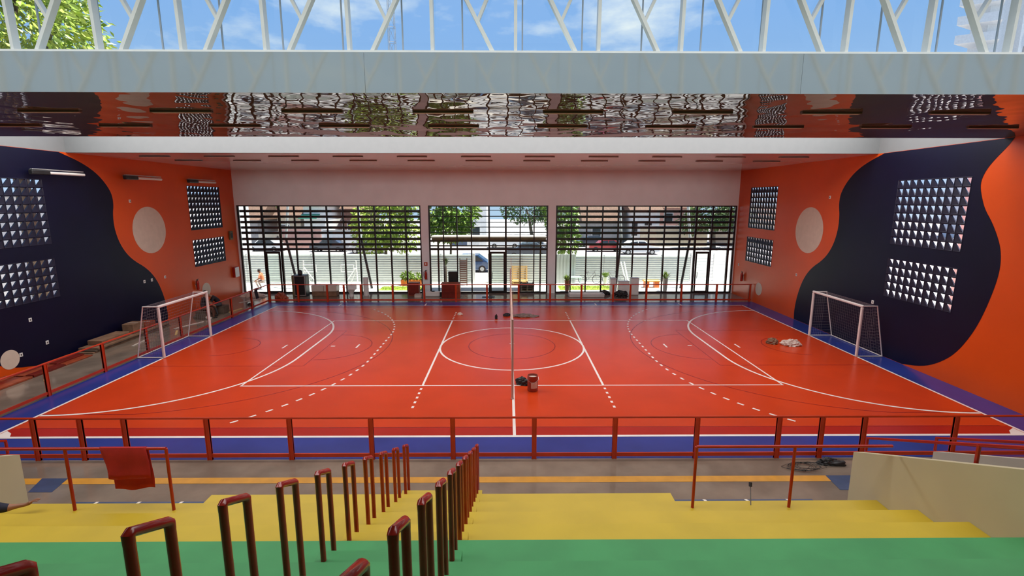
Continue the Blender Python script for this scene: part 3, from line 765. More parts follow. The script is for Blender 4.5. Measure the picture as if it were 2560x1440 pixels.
socket('white socket on the orange paint beside the navy wave, right wall', XR, 4.9, 2.3, -1)
socket('white socket on the orange paint above the circle, right wall', XR, 2.9, 6.2, -1)
socket('white socket on the orange paint near the corner window, right wall', XR, 11.3, 2.0, -1)
# ------------------------------------------------------------------ outdoors beyond the windows
def ground(name, x0, x1, y0, y1, z, m, label):
    g = G(); g.box(x0, x1, y0, y1, -.35, z); return struct(name, g, m, label)
ground('yard', -60, 60, YB+.26, 19.0, -.02, 'concrete', 'sunlit pale concrete yard outside the windows')
ground('road', -140, 140, 19.0, 140, -.05, 'asphalt', 'pale street beyond the yard fence')
ground('side_ground', -60, XL-.21, -60, YB+.25, -.02, 'concrete', 'ground left of the building')
ground('side_ground', XR+.21, 60, -60, YB+.25, -.02, 'concrete', 'ground right of the building')

def foliage(ells, n, size, droop=.3):
    g = G()
    tot = sum(a*b*c for _, a, b, c in ells)
    for (c, a, b, d) in ells:
        for _ in range(int(n*a*b*d/tot)):
            while True:
                v = Vector((random.gauss(0,1), random.gauss(0,1), random.gauss(0,1)))
                if v.length > .01: break
            v.normalize(); k = random.uniform(.55, 1.02)
            p = Vector((c[0]+v.x*a*k, c[1]+v.y*b*k, c[2]+v.z*d*k))
            dr = (v+Vector((random.uniform(-.8,.8), random.uniform(-.8,.8), random.uniform(-.9,.4)-droop))).normalized()
            sd_ = dr.cross(Vector((random.uniform(-1,1), random.uniform(-1,1), random.uniform(-1,1)))).normalized(); nn = dr.cross(sd_)
            l = size*random.uniform(.6, 1.3); wd = l*.24
            g.add([p, p+dr*l*.5+sd_*wd+nn*wd*.3, p+dr*l, p+dr*l*.5-sd_*wd+nn*wd*.3, p+dr*l*.5], [(0,1,4), (1,2,4), (0,4,3), (4,2,3)])
    return g
def tree(label, base, ells, n, size, m, tr=.2, branches=4):
    t = thing('tree', label, 'tree', base)
    g = foliage(ells, n, size); tag(part('foliage', g, m, t), kind='stuff')
    c = Vector(ells[0][0]); b = Vector(base); g = G()
    mid = b.lerp(c, .6)+Vector((.15, .1, 0)); g.tube([b+Vector((0,0,-.02)), mid, c], tr, 8, True, tr*.5)
    for (q, a, bb, d) in ells[:branches]: g.tube([mid, Vector(q)], tr*.5, 6, True, tr*.15)
    part('trunk', g, 'bark', t, True); return t
tree('big sunlit tree rising above the roof at the upper left', (-24.5, 5.5, 0), [((-24.6, 5.0, 14.6), 4.2, 4.6, 3.2), ((-23.6, 7.4, 14.4), 2.6, 2.9, 2.0), ((-25.5, 3.0, 17.0), 3.5, 4, 2.6), ((-24.0, 6.5, 17.6), 3.0, 3.6, 2.6), ((-26, 0.5, 14), 3, 3, 2.5)], 11000, .40, 'leaf_lime', .38)
tree('lime green bushy tree behind the yard fence, left window', (-11.2, 24.5, -.02), [((-11.4, 24.5, 4.2), 2.6, 2.2, 2.6), ((-9.6, 24.3, 3.0), 1.6, 1.5, 1.6), ((-12.6, 24.6, 2.6), 1.4, 1.4, 1.5), ((-10.2, 24.8, 6.4), 2.4, 2, 1.8)], 6000, .34, 'leaf_lime', .16)
tree('dark green long-leaved tree outside the middle window', (-4.7, 18.2, -.02), [((-4.75, 18.2, 4.2), 1.7, 1.3, 1.3), ((-3.9, 18.0, 5.1), 1.5, 1.2, 1.2), ((-5.5, 18.2, 5.2), 1.4, 1.2, 1.3)], 2600, .42, 'leaf', .10)
tree('green tree outside the right window beside its left pillar', (4.1, 20.2, -.02), [((4.2, 20.2, 4.6), 1.3, 1.2, 1.8), ((4.7, 20.2, 2.8), 1.1, 1.0, 1.1), ((3.6, 20.2, 6.2), 1.5, 1.2, 1.2)], 2600, .34, 'leaf', .10)
tree('dusty olive tree far behind the right window', (26.0, 42.6, -.05), [((25.5, 42.6, 4.6), 3.2, 2.2, 2.4), ((28.4, 42.6, 4.2), 2.6, 2.2, 2.2), ((23.2, 42.6, 3.4), 1.8, 1.7, 1.6)], 3600, .42, 'leaf_dark', .3)
tree('dark tree between the far houses behind the left window', (-36, 62, -.05), [((-36, 62, 5), 3.4, 2.6, 2.6), ((-33, 62, 4.4), 2.6, 2.2, 2.0)], 2000, .5, 'leaf_dark', .3)
tree('dark shady tree close outside the left wall', (-22.4, -1.2, 0), [((-22.6, -.3, 6.4), 1.5, 1.3, 1.5), ((-22.4, -1.4, 4.5), .9, .9, .8)], 1600, .34, 'leaf_dark', .22)
tree('rounded tree behind the middle window across the street', (4, 66, -.05), [((3, 66, 4.6), 4.5, 2.6, 2.6), ((8, 66, 4.2), 3.4, 2.4, 2.2)], 2600, .5, 'leaf_dark', .3)

# hoarding of white corrugated sheets
def hoarding(label, x0, x1, y, h, y1=None):
    y1 = y if y1 is None else y1
    t = thing('yard_fence', label, 'fence', ((x0+x1)/2, (y+y1)/2, -.02), 'white sheet fences round the yard')
    n = max(1, int(round((x1-x0)/2.4))); dx = (x1-x0)/n; dy = (y1-y)/n
    for i in range(n):
        g = G(); a, b = x0+i*dx+.01, x0+(i+1)*dx-.01; ya, yb = y+dy*i, y+dy*(i+1); k = 12; vs = []; fs = []
        for j in range(k*2+1):
            z = .0+h*j/(k*2); o = .035 if j % 2 else 0
            vs += [(a, ya-o, z), (b, yb-o, z)]
        fs = [(2*j, 2*j+1, 2*j+3, 2*j+2) for j in range(k*2)]
        vs += [(a, ya+.02, 0), (b, yb+.02, 0), (a, ya+.02, h), (b, yb+.02, h)]; q = (k*2+1)*2
        fs += [(q, q+1, q+3, q+2), (2*k*2, 2*k*2+1, q+3, q+2), (0, 1, q+1, q)]
        g.add(vs, fs); part('sheet', g, 'hoarding', t)
    for i in range(n+1): g = G(); g.box(x0+i*dx-.04, x0+i*dx+.04, y+dy*i+.02, y+dy*i+.1, 0, h+.03); part('post', g, 'grey', t)
    return t
hoarding('white corrugated sheet fence outside the left window', -22, -2.75, 16.6, 2.08)
hoarding('white corrugated sheet fence outside the middle window', -1.45, 3.2, 16.3, 2.12)
hoarding('white corrugated sheet fence outside the right window', 4.9, 13.6, 16.9, 1.95, 16.9)
t = thing('sheet_screen', 'taller pale green sheet screen with upright ribs beside the right window tree', 'fence', (4.1, 16.2, 0))
for i in range(12): g = G(); x = 3.35+i*.125; g.box(x, x+.12, 16.2-(.03 if i % 2 else 0), 16.25, -.02, 2.12); part('rib', g, 'hoarding', t)
t = thing('yard_railing', 'white horizontal bar railing at the right end of the yard', 'railing', (16.5, 17.2, 0))
for i in range(8): g = G(); g.tube([(13.7, 17.3, .25+i*.24), (20, 16.9, .25+i*.24)], .03, 6); part('bar', g, 'white', t)
for x in (13.75, 15.5, 17.6, 20): g = G(); g.box(x-.04, x+.04, 17.22-(x-13.7)*.06, 17.36-(x-13.7)*.06, -.02, 2.1); part('post', g, 'white', t)
# white gate posts at the opening
t = thing('yard_gate', 'white framed gate opening in the yard fence before the blue car', 'gate', (-2.1, 16.3, 0))
for x in (-2.68, -1.55): g = G(); g.bbox(x-.09, x+.09, 16.2, 16.4, -.02, 2.2, .02); part('post', g, 'white', t)
g = G(); g.box(-2.59, -1.64, 16.25, 16.35, -.02, .05); part('sill', g, 'white', t)

# leaning steel columns and entrance canopy
def leaning(label, top, mid, bot, y):
    t = thing('leaning_column', label, 'column', (bot[0], y, 0), 'bent steel columns outside the windows')
    g = G(); g.tube([(top[0], y, top[1]), (mid[0], y, mid[1])], .085, 10); part('upper_shaft', g, 'truss', t, True)
    dx = (bot[0]-mid[0])/(mid[1]-bot[1]); g = G(); g.tube([(mid[0], y, mid[1]), (mid[0]+dx*(mid[1]+.02), y, -.02)], .085, 10); part('lower_shaft', g, 'black_metal', t, True)
leaning('bent steel column outside the left window, white above and dark below', (-15.02, 6.0), (-15.37, 3.43), (-14.95, .99), 14.0)
leaning('bent steel column outside the right window near its middle', (7.45, 6.0), (7.64, 3.49), (7.42, .56), 14.0)
leaning('bent steel column outside the right window near the corner', (12.08, 6.0), (12.4, 3.44), (12.06, .84), 14.0)
leaning('bent steel column outside the left window beside the lime tree', (-10.35, 6.0), (-10.25, 3.5), (-9.75, .5), 14.0)
t = thing('entrance_canopy', 'long flat canopy over the entrance outside the middle window', 'canopy', (-1.4, 13.4, 3.4))
g = G(); g.box(-5.2, 2.36, 12.7, 14.1, 3.42, 3.6); part('slab', g, 'brown', t)
g = G(); g.box(-5.24, 2.40, 12.66, 14.14, 3.6, 3.68); part('flashing', g, 'cream', t)
for x in (-4.8, 2.0): g = G(); g.box(x-.05, x+.05, 12.75, 12.9, -.02, 3.42); part('post', g, 'black_metal', t)

# houses beyond the street
def house(label, x0, x1, y, h, wallm, roofh=1.6, roofm='roof_tile', wins=(), dep=7, flatroof=False, awning=None):
    t = thing('house', label, 'house', ((x0+x1)/2, y+dep/2, -.05))
    g = G(); g.box(x0, x1, y, y+dep, -.05, h); part('walls', g, wallm, t)
    if flatroof: g = G(); g.box(x0-.2, x1+.2, y-.2, y+dep+.2, h, h+.25); part('roof', g, roofm, t)
    else:
        e_ = .5; g = G(); g.prism([(y-e_, h-.05), (y+dep+e_, h-.05), (y+dep/2, h+roofh)], lambda a, b: (x0-e_, a, b), lambda a, b: (x1+e_, a, b)); part('roof', g, roofm, t)
    for (a, b, z0, z1) in wins:
        g = G(); g.box(a, b, y-.06, y-.001, z0, z1); f = part('window', g, 'white', t)
        g = G(); g.box(a+.1, b-.1, y-.08, y-.061, z0+.1, z1-.1); part('pane', g, 'window_dark', f)
    if awning:
        a, b, z = awning; g = G(); g.prism([(y-1.4, z-.5), (y-.01, z), (y-.01, z+.1), (y-1.4, z-.4)], lambda p, q: (a, p, q), lambda p, q: (b, p, q)); part('awning', g, 'awning_green', t)
    return t
house('grey house with brown tiled roof at the far left', -44, -35.2, 50, 3.3, 'house_grey', 2.6, 'roof_tile', [(-42, -40, 1, 2.4), (-38, -36.5, 1, 2.4)])
house('beige house with tiled roof behind the left window', -33.3, -30.0, 52, 3.8, 'house_beige', 2.2, 'roof_tile', [(-33, -31.6, 1.2, 2.6)])
house('white shop with green awning behind the left window', -28.7, -25.7, 50, 5.2, 'house_white', 1.8, 'roof_tile', [(-28.4, -27, .6, 2.2)], awning=(-28.9, -26.4, 4.0))
house('brown brick house behind the left window', -24.4, -21, 54, 4.8, 'house_brown', 2.0, 'roof_tile', [(-24, -22.6, 1.5, 3)])
house('pale narrow building beside the dark green tree', -5.6, -3.0, 46, 8.5, 'house_white', 0, 'house_grey', [(-5, -3.8, 1, 2.6), (-5, -3.8, 4.4, 6)], flatroof=True)
house('grey house behind the right window', 11.0, 16.2, 52, 3.0, 'house_grey', 3.2, 'roof_tile', [(12, 13.4, .8, 2.2)])
house('white house with shutters behind the right window', 17.4, 21.2, 50, 4.6, 'house_white', 1.5, 'roof_tile', [(17.2, 18.2, 1, 3), (19, 20.2, 1, 3)])
house('pink house with tiled roof behind the right window', 22.4, 28.0, 54, 5.0, 'house_pink', 2.2, 'roof_tile', [(23, 24.4, 2.8, 4.2), (26, 27.4, 2.8, 4.2)])
house('tan low house at the far right behind the window', 29.6, 38, 46, 3.2, 'house_beige', 1.8, 'roof_tile', [(30.4, 32, .8, 2.2)])
def gwall(label, x0, x1, y, h, m):
    t = thing('street_wall', label, 'wall', ((x0+x1)/2, y, -.05)); g = G(); g.box(x0, x1, y, y+.2, -.05, h); part('panel', g, m, t); g = G(); g.box(x0-.05, x1+.05, y-.05, y+.25, h, h+.1); part('coping', g, 'house_grey', t)
gwall('white street wall before the brown brick house', -23.5, -18.6, 43, 2.2, 'house_white')
gwall('pale pink street wall before the white shop', -28.8, -23.9, 43.2, 2.4, 'house_pink')
gwall('beige street wall before the pink house', 17.5, 26.5, 46, 2.6, 'house_beige')
# buildings right and left of the hall, seen through the block grilles
house('grey rendered neighbour building seen through the right grilles', 21, 27, -14, 8.4, 'house_white', 0, 'house_grey', [], dep=17, flatroof=True)
house('white neighbour house seen through the left grilles', -36, -29, -10, 7.6, 'house_white', 0, 'house_grey', [], dep=15, flatroof=True)
house('white low house seen through the left grilles near the windows', -34, -27, 10, 6.2, 'house_white', 0, 'house_grey', [], dep=22, flatroof=True)
# apartment tower with balconies, upper right
t = thing('apartment_tower', 'white apartment tower with pointed balconies at the upper right', 'building', (80, 66, -.05))
g = G(); g.box(73.4, 77.2, 61, 64, -.05, 60); g.box(77.2, 79.4, 59.5, 64, -.05, 60); part('walls', g, 'tower', t)
g = G(); g.box(79.4, 95, 62, 64, -.05, 60); part('wing', g, 'tower', t)
for i in range(14):
    z = 19+i*2.7
    g = G(); g.prism([(68.9, 61.4), (73.3, 58.6), (75.2, 60.9), (73.3, 63.6)], lambda a, b: (a, b, z), lambda a, b: (a, b, z+.25)); f = part('balcony', g, 'tower', t)
    g = G(); g.prism([(68.9, 61.4), (73.3, 58.6), (73.3, 58.75), (69.1, 61.5)], lambda a, b: (a, b, z+.25), lambda a, b: (a, b, z+1.25)); part('railing', g, 'tower', f)
    g = G(); g.box(77.9, 78.6, 59.43, 59.49, z+.6, z+1.9); part('window', g, 'house_grey', t)
# lattice mast
t = thing('lattice_mast', 'thin steel lattice mast against the blue sky', 'mast', (-17.6, 60, -.05))
def leg(k, z): s_ = 1.0-(z/44)*.6; return (-17.6+s_*(-.8 if k in (0, 3) else .8), 60+s_*(-.8 if k < 2 else .8), z)
for k in range(4): g = G(); g.tube([leg(k, -.05), leg(k, 42)], .05, 4); part('leg', g, 'silver', t)
g = G()
for i in range(20):
    for k in range(4): g.tube([leg(k, i*2.1), leg((k+1) % 4, i*2.1+2.1)], .03, 3, False); g.tube([leg(k, i*2.1), leg((k+1) % 4, i*2.1)], .03, 3, False)
part('bracing', g, 'silver', t)

# cars
def car(label, x, y, m, s=1, L_=4.2, h=1.45, W=1.72):
    t = thing('car', label, 'car', (x, y, -.05))
    P = lambda L2: [(x+s*a*L_/4.2, -.05+b*h/1.45) for a, b in L2]
    body = P([(-2.1,.35),(-2.08,.75),(-1.2,.88),(1.5,.90),(2.08,.80),(2.1,.35),(1.7,.25),(-1.7,.25)])
    g = G(); g.prism(body, lambda a, b: (a, y-W/2, b), lambda a, b: (a, y+W/2, b)); part('body', g, m, t)
    cab = P([(-1.15,.88),(-.55,1.42),(.95,1.45),(1.75,.90)]); q = W/2-.14
    g = G(); g.prism(cab, lambda a, b: (a, y-(W/2-.02 if b < 1 else q), b), lambda a, b: (a, y+(W/2-.02 if b < 1 else q), b)); part('cabin', g, m, t)
    for sd_ in (-1, 1):
        for wn in ([(-.95,.93),(-.50,1.34),(.18,1.36),(.18,.93)], [(.26,.93),(.26,1.36),(.88,1.37),(1.45,.95)]):
            g = G(); o_ = .012; g.prism(P(wn), lambda a, b: (a, y+sd_*(W/2-.02-(b-.88)*.22+o_), b), lambda a, b: (a, y+sd_*(W/2-.02-(b-.88)*.22+o_+.01), b)); part('side_window', g, 'window_dark', t)
    for xx in (-1.3, 1.3):
        for sd_ in (-1, 1):
            g = G(); cx, cy, cz = x+s*xx*L_/4.2, y+sd_*(W/2-.08), .26
            g.tube([(cx, cy-.1, cz), (cx, cy+.1, cz)], .31, 14); wl_ = part('wheel', g, 'tire', t, True)
            g = G(); g.tube([(cx, cy+sd_*.1, cz), (cx, cy+sd_*.115, cz)], .18, 10); part('hub', g, 'silver', wl_, True)
car('blue car in the gate opening of the yard fence', -3.6, 22.6, 'car_blue', 1, 4.0, 1.5)
car('white car parked across the street behind the middle window', -.6, 44, 'car_white', 1)
car('silver car on the street behind the middle window', 3.2, 40, 'car_silver', -1)
car('red car on the street behind the right window', 11.6, 39.5, 'car_red', 1)
car('white car on the street behind the right window', 14.8, 36.5, 'car_white', -1, 4.4, 1.6)
car('dark car beside the white car behind the right window', 11.0, 46, 'car_dark', 1)
car('dark pickup behind the middle window fence', 1.9, 33, 'car_dark', 1, 4.6, 1.6)
car('dark car parked behind the left window', -21.6, 39.5, 'car_dark', 1)
car('silver car parked behind the left window beside the lime tree', -16.4, 37.5, 'car_silver', -1)
car('white car at the far left of the street', -29.4, 40, 'car_white', 1)
car('red car parked beside the left wall grilles', -24.6, 12.5, 'car_red', 1)

# yard things
def bush(label, base, h, r, n, size, m='leaf', pot=None, prof=None):
    t = thing('potted_plant', label, 'plant', base)
    if prof: g = G(); g.lathe(prof, base, 14); part('pot', g, pot, t, True)
    top = prof[-1][1] if prof else 0
    g = G()
    for i in range(n):
        a = random.uniform(0, 2*PI); k = random.uniform(.2, 1); p0 = Vector((base[0], base[1], base[2]+top-.03)); tip = p0+Vector((math.cos(a)*r*k, math.sin(a)*r*k, (h-top)*random.uniform(.5, 1)))
        mid = p0.lerp(tip, .55)+Vector((0, 0, .06)); d = (tip-p0).normalized(); s_ = d.cross(Vector((0,0,1))).normalized()*size
        g.add([p0, mid+s_, tip, mid-s_], [(0,1,2), (0,2,3)])
    tag(part('leaves', g, m, t), kind='stuff'); return t
POT = [(.13, 0), (.17, .05), (.23, .55), (.25, .60), (.22, .60), (.21, .56)]
bush('terracotta pot with spiky plant outside the right window', (3.82, 12.75, -.02), 1.25, .35, 40, .03, 'leaf', 'terracotta', [(r*.75, z*1.25) for r, z in POT])
bush('beige tall pot with leafy plant outside the right window', (10.45, 12.75, -.02), 1.45, .4, 40, .04, 'leaf', 'cream', [(r*.8, z*1.5) for r, z in POT])
bush('small white pot plant on the yard behind the bicycles', (6.9, 15.3, -.02), 1.0, .4, 50, .03, 'leaf', 'white', [(r*.8, z) for r, z in POT])
t = thing('planter_box', 'orange planter box with plants outside the left window', 'planter', (-7.1, 15.2, 0))
g = G(); g.bbox(-7.85, -6.35, 14.95, 15.45, -.02, .42, .03); part('box', g, 'orange', t)
g = foliage([((-7.4, 15.2, .65), .4, .25, .28), ((-6.7, 15.2, .6), .35, .25, .22)], 420, .22); tag(part('foliage', g, 'leaf', t), kind='stuff')
bush('tall bare yucca outside the middle window', (-4.55, 14.6, -.02), 2.3, .3, 40, .03, 'leaf_dark', 'darkwood', [(.09, 0), (.07, .8), (.05, 1.5)])
def grass(label, x0, x1, y0, y1):
    g = G(); g.box(x0, x1, y0, y1, -.02, .01)
    for _ in range(900):
        x, y = random.uniform(x0, x1), random.uniform(y0, y1); a = random.uniform(0, PI); h = random.uniform(.05, .14)
        g.add([(x-.015*math.cos(a), y-.015*math.sin(a), .01), (x+.015*math.cos(a), y+.015*math.sin(a), .01), (x+random.uniform(-.04,.04), y+random.uniform(-.04,.04), h)], [(0,1,2)])
    tag(part('grass', g, 'leaf_lime'), label, 'grass', None, 'stuff')
grass('strip of bright grass outside the left window', -9.0, -5.6, 13.2, 14.6)
grass('strip of bright grass outside the right window', 3.4, 7.2, 13.3, 14.9)
def bicycle(label, x, y, s=1):
    t = thing('bicycle', label, 'bicycle', (x, y, -.02), 'bicycles leaning at the yard fence')
    R = .31
    for dx in (-.52, .52):
        g = G(); ring = [(x+dx+R*math.cos(2*PI*k/20), y, R+R*math.sin(2*PI*k/20)) for k in range(21)]; g.tube(ring, .022, 6, False); part('wheel', g, 'tire', t, True)
    g = G()
    for a, b in (((-.52, R), (-.2, .82)), ((-.2, .82), (.36, .84)), ((.36, .84), (-.06, .34)), ((-.06, .34), (-.2, .82)), ((-.06, .34), (-.52, R)), ((.36, .90), (.52, R))): g.tube([(x+s*a[0], y, a[1]), (x+s*b[0], y, b[1])], .018, 6)
    part('frame', g, 'grey', t, True)
    g = G(); g.bbox(x-s*.2-.13, x-s*.2+.13, y-.06, y+.06, .86, .92, .02); part('saddle', g, 'black', t)
    g = G(); g.tube([(x+s*.36, y-.27, 1.0), (x+s*.35, y, .96), (x+s*.36, y+.27, 1.0)], .014, 6); part('handlebar', g, 'silver', t, True)
bicycle('grey bicycle left of the pair at the yard fence', 5.85, 15.9, 1)
bicycle('grey bicycle right of the pair at the yard fence', 7.65, 15.95, -1)
t = thing('garden_bench', 'orange and yellow bench outside the right window', 'bench', (9.95, 14.3, 0))
g = G(); g.bbox(9.38, 10.55, 14.1, 14.55, .40, .50, .02); part('seat', g, 'yellow_line', t)
for x in (9.45, 10.15): g = G(); g.bbox(x, x+.34, 14.12, 14.53, -.02, .40, .02); part('leg', g, 'orange', t)
t = thing('slab_table', 'pale blue low plastic table outside the right window', 'table', (4.75, 15.6, 0))
g = G(); g.bbox(4.3, 5.2, 15.3, 15.9, .48, .54, .01); part('top', g, 'blue_table', t)
for x in (4.36, 5.14):
    for y in (15.36, 15.84): g = G(); g.tube([(x, y, -.02), (x, y, .48)], .025, 6); part('leg', g, 'blue_table', t)
for i, (xa, xb) in enumerate(((8.30, 8.62), (8.55, 8.80))):
    g = G(); g.tube([(xb, 16.1, -.02), (xa, 16.75, 1.5)], .06, 8); tag(part('pole', g, 'white', None, True), ('white pole leaning on the yard fence, left of two', 'white pole leaning on the yard fence, right of two')[i], 'pole', 'white poles leaning on the fence')
def hoopstand(label, x, y, s):
    t = thing('basketball_stand', label, 'basketball stand', (x, y, -.02), 'white basketball stands in the yard')
    g = G(); g.box(x-.55, x+.55, y-.45, y-.37, -.02, .06); g.box(x-.55, x+.55, y+.37, y+.45, -.02, .06); g.box(x-.55, x-.47, y-.37, y+.37, -.02, .06); g.box(x+.47, x+.55, y-.37, y+.37, -.02, .06); part('base', g, 'white', t)
    g = G(); g.tube([(x+s*.45, y, .06), (x+s*.40, y, 1.75)], .045, 8); part('mast', g, 'white', t, True)
    g = G(); g.tube([(x-s*.45, y, .06), (x+s*.40, y, 1.25)], .035, 8); part('brace', g, 'white', t, True)
    g = G(); g.tube([(x-s*.05, y, .06), (x+s*.42, y, 1.1)], .03, 8); part('brace', g, 'white', t, True)
    g = G(); z0 = .85
    for a, b in (((-.6, z0+.1), (.3, z0+.1)), ((-.6, z0+.6), (.3, z0+.6)), ((-.6, z0+.1), (-.6, z0+.6)), ((.3, z0+.1), (.3, z0+.6))): g.tube([(x+s*a[0], y-.3, a[1]), (x+s*b[0], y-.3, b[1])], .03, 6)
    g.tube([(x+s*.3, y-.3, z0+.3), (x+s*.40, y, z0+.3)], .03, 6)
    part('board_frame', g, 'white', t)
hoopstand('white basketball stand frame in the yard, left of the two', -14.6, 15.7, -1)
hoopstand('white basketball stand frame in the yard, right of the two', -11.6, 15.7, 1)
t = thing('metal_frame', 'thin dark rectangular frame in the yard behind the worker', 'frame', (-16.5, 15.2, 0))
g = G()
for a, b in (((-17.3, .1), (-15.7, .1)), ((-17.3, .8), (-15.7, .8)), ((-17.3, -.02), (-17.3, .8)), ((-15.7, -.02), (-15.7, .8)), ((-17.3, .45), (-15.7, .45)), ((-16.5, .1), (-16.5, .8))): g.tube([(a[0], 15.2, a[1]), (b[0], 15.2, b[1])], .018, 5)
part('bars', g, 'grey', t)
# pallets
def pallet(label, org, u, v, wdt, hgt, m, group):
    # board pattern spanned by u (width) and v (height) from origin, normal = u x v
    org = Vector(org); u = Vector(u).normalized(); v = Vector(v).normalized(); n = u.cross(v)
    t = thing('pallet', label, 'pallet', org, group)
    for i in range(6):
        p0 = org+v*(hgt*(i+.5)/6); g = G(); g.bar(p0, p0+u*wdt, hgt/6*.62, .022, n); part('slat', g, m, t)
    for i in range(3):
        p0 = org+u*(wdt*(.06+.44*i))+n*.056; g = G(); g.bar(p0, p0+v*hgt, .09, .09, n); part('block', g, m, t)
    return t
pallet('yellow wooden pallet standing upright in the yard', (.10, 15.35, .39), (1, 0, 0), (0, .12, 1), 1.15, 1.0, 'wood', 'wooden pallets in the yard')
pallet('yellow wooden pallet lying under the upright one', (.08, 15.0, .0), (1, 0, 0), (0, 1, 0), 1.2, 1.0, 'wood', 'wooden pallets in the yard')
pallet('second yellow wooden pallet under the upright one', (.12, 15.0, .13), (1, 0, 0), (0, 1, 0), 1.15, 1.0, 'wood', 'wooden pallets in the yard')
pallet('top yellow wooden pallet under the upright one', (.10, 15.0, .26), (1, 0, 0), (0, 1, 0), 1.18, 1.0, 'wood', 'wooden pallets in the yard')
for i, lb in enumerate(('lowest', 'second', 'third', 'topmost')):
    pallet('dark pallet outside the middle window, %s of its stack' % lb, (.68+.01*i, 12.75, .03+.125*i), (1, 0, 0), (0, 1, 0), .92, .9, 'darkwood', 'dark pallets stacked outside the middle window')
t = thing('slatted_screen', 'brown slatted screen leaning outside the middle window', 'screen', (-3.35, 15.2, 0))
for i in range(11): g = G(); z = .2+i*.155; g.bar((-3.62, 15.1+z*.12, z), (-3.12, 15.1+z*.12, z), .11, .02, (0, 1, 0)); part('slat', g, 'house_brown', t)
for x in (-3.62, -3.12): g = G(); g.bar((x, 15.13, -.02), (x, 15.36, 1.95), .06, .05, (0, 1, 0)); part('upright', g, 'darkwood', t)

# ------------------------------------------------------------------ things stored between the far railing and the windows
t = thing('display_fridge', 'dark display fridge with silver frame below the left window', 'fridge', (-13.3, 11.2, 0))
g = G(); g.bbox(-13.72, -12.98, 10.9, 11.5, .001, 1.36, .02); part('body', g, 'black', t)
g = G(); g.bbox(-13.86, -13.725, 10.92, 11.5, .001, 1.35, .02); part('side_panel', g, 'olive', t)
g = G(); g.box(-13.70, -13.66, 10.865, 10.9, .06, 1.34); g.box(-13.04, -13.0, 10.865, 10.9, .06, 1.34); g.box(-13.66, -13.04, 10.865, 10.9, 1.30, 1.34); g.box(-13.66, -13.04, 10.865, 10.9, .06, .10); part('door_trim', g, 'silver', t)
g = G(); g.lathe([(.10, 1.362), (.14, 1.40), (.14, 1.56), (.08, 1.66), (.03, 1.68)], (-13.4, 11.2, 0), 12); tag(part('black_sack', g, 'black', None, True), 'black rounded sack on top of the dark display fridge', 'sack')
t = thing('low_cabinet', 'cream and brown low cabinet behind the far railing', 'cabinet', (-11.8, 11.1, 0))
g = G(); g.bbox(-12.6, -11.05, 10.85, 11.4, .001, .34, .02); part('base', g, 'brown', t)
g = G(); g.bbox(-12.62, -11.03, 10.83, 11.42, .341, .73, .02); part('body', g, 'cream', t)
g = G(); g.box(-11.85, -11.83, 10.815, 10.829, .36, .71); part('door_gap', g, 'brown', t)
t = thing('toilet', 'white ceramic toilet standing behind the far railing', 'toilet', (-10.2, 11.0, 0))
g = G(); g.lathe([(.16, 0.001), (.13, .12), (.14, .22), (.22, .36), (.24, .40), (.20, .41)], (-10.15, 11.0, 0), 16); part('bowl', g, 'white', t, True)
g = G(); g.bbox(-10.42, -9.88, 11.12, 11.34, .40, .74, .03); part('cistern', g, 'white', t)
g = G(); g.lathe([(.23, .412), (.24, .43), (.10, .44)], (-10.15, 10.98, 0), 16); part('lid', g, 'cream', t, True)
g = G(); g.lathe([(.17, .001), (.17, 1.16), (.15, 1.18)], (-9.3, 11.35, 0), 14); tag(part('sheet_roll', g, 'white', None, True), 'tall white roll standing at the left window', 'roll')
t = thing('red_cabinet', 'red brown cabinet at the left end of the white pillar', 'cabinet', (-6.2, 11.3, 0))
g = G(); g.bbox(-6.55, -5.85, 11.05, 11.55, .001, .86, .02); part('body', g, 'redbrown', t)
g = G(); g.bbox(-6.52, -5.88, 11.03, 11.049, .06, .82, .004); part('door', g, 'darkred', t)
def carton(label, x0, x1, y0, y1, z0, z1, m='brown', group=None, top='cream', cat='box'):
    t = thing('carton', label, cat, ((x0+x1)/2, (y0+y1)/2, z0), group)
    g = G(); g.bbox(x0, x1, y0, y1, z0, z1, .012); part('body', g, m, t)
    g = G(); q = (y0+y1)/2; g.box(x0+.01, x1-.01, q-.03, q+.03, z1+.0005, z1+.003); part('tape', g, top, t)
carton('small pale box on the floor beside the red brown cabinet', -6.05, -5.63, 10.5, 10.85, .001, .21, 'cream', None, 'brown')
t = thing('sink_unit', 'white sink unit lying before the white pillar', 'sink', (-4.9, 11.0, 0))
g = G(); g.bbox(-5.42, -4.5, 10.85, 11.2, .001, .30, .04); part('basin', g, 'white', t)
g = G(); g.lathe([(.10, .301), (.13, .33), (.11, .33), (.05, .306)], (-4.95, 11.02, 0), 14); part('drain_ring', g, 'black', t, True)
g = G(); g.bbox(-4.495, -4.38, 10.9, 11.15, .001, .26, .02); part('end_panel', g, 'black', t)
t = thing('reception_counter', 'dark red counter before the middle window', 'counter', (-3.75, 10.5, 0))
g = G(); g.bbox(-4.30, -3.42, 10.3, 10.9, .001, .90, .015); part('body', g, 'darkred', t)
g = G(); g.bbox(-3.415, -3.16, 10.34, 10.9, .001, .88, .015); part('side_cabinet', g, 'redbrown', t)
g = G(); g.bbox(-4.34, -3.14, 10.27, 10.92, .901, .935, .008); part('top', g, 'redbrown', t)
t = thing('office_chair', 'black office chair back behind the dark red counter', 'chair', (-3.75, 11.25, 0))
g = G(); g.bbox(-4.0, -3.45, 11.05, 11.5, .44, .53, .04); part('seat', g, 'black', t)
g = G(); g.bbox(-4.02, -3.42, 11.5, 11.58, .80, 1.52, .05); part('backrest', g, 'black', t)
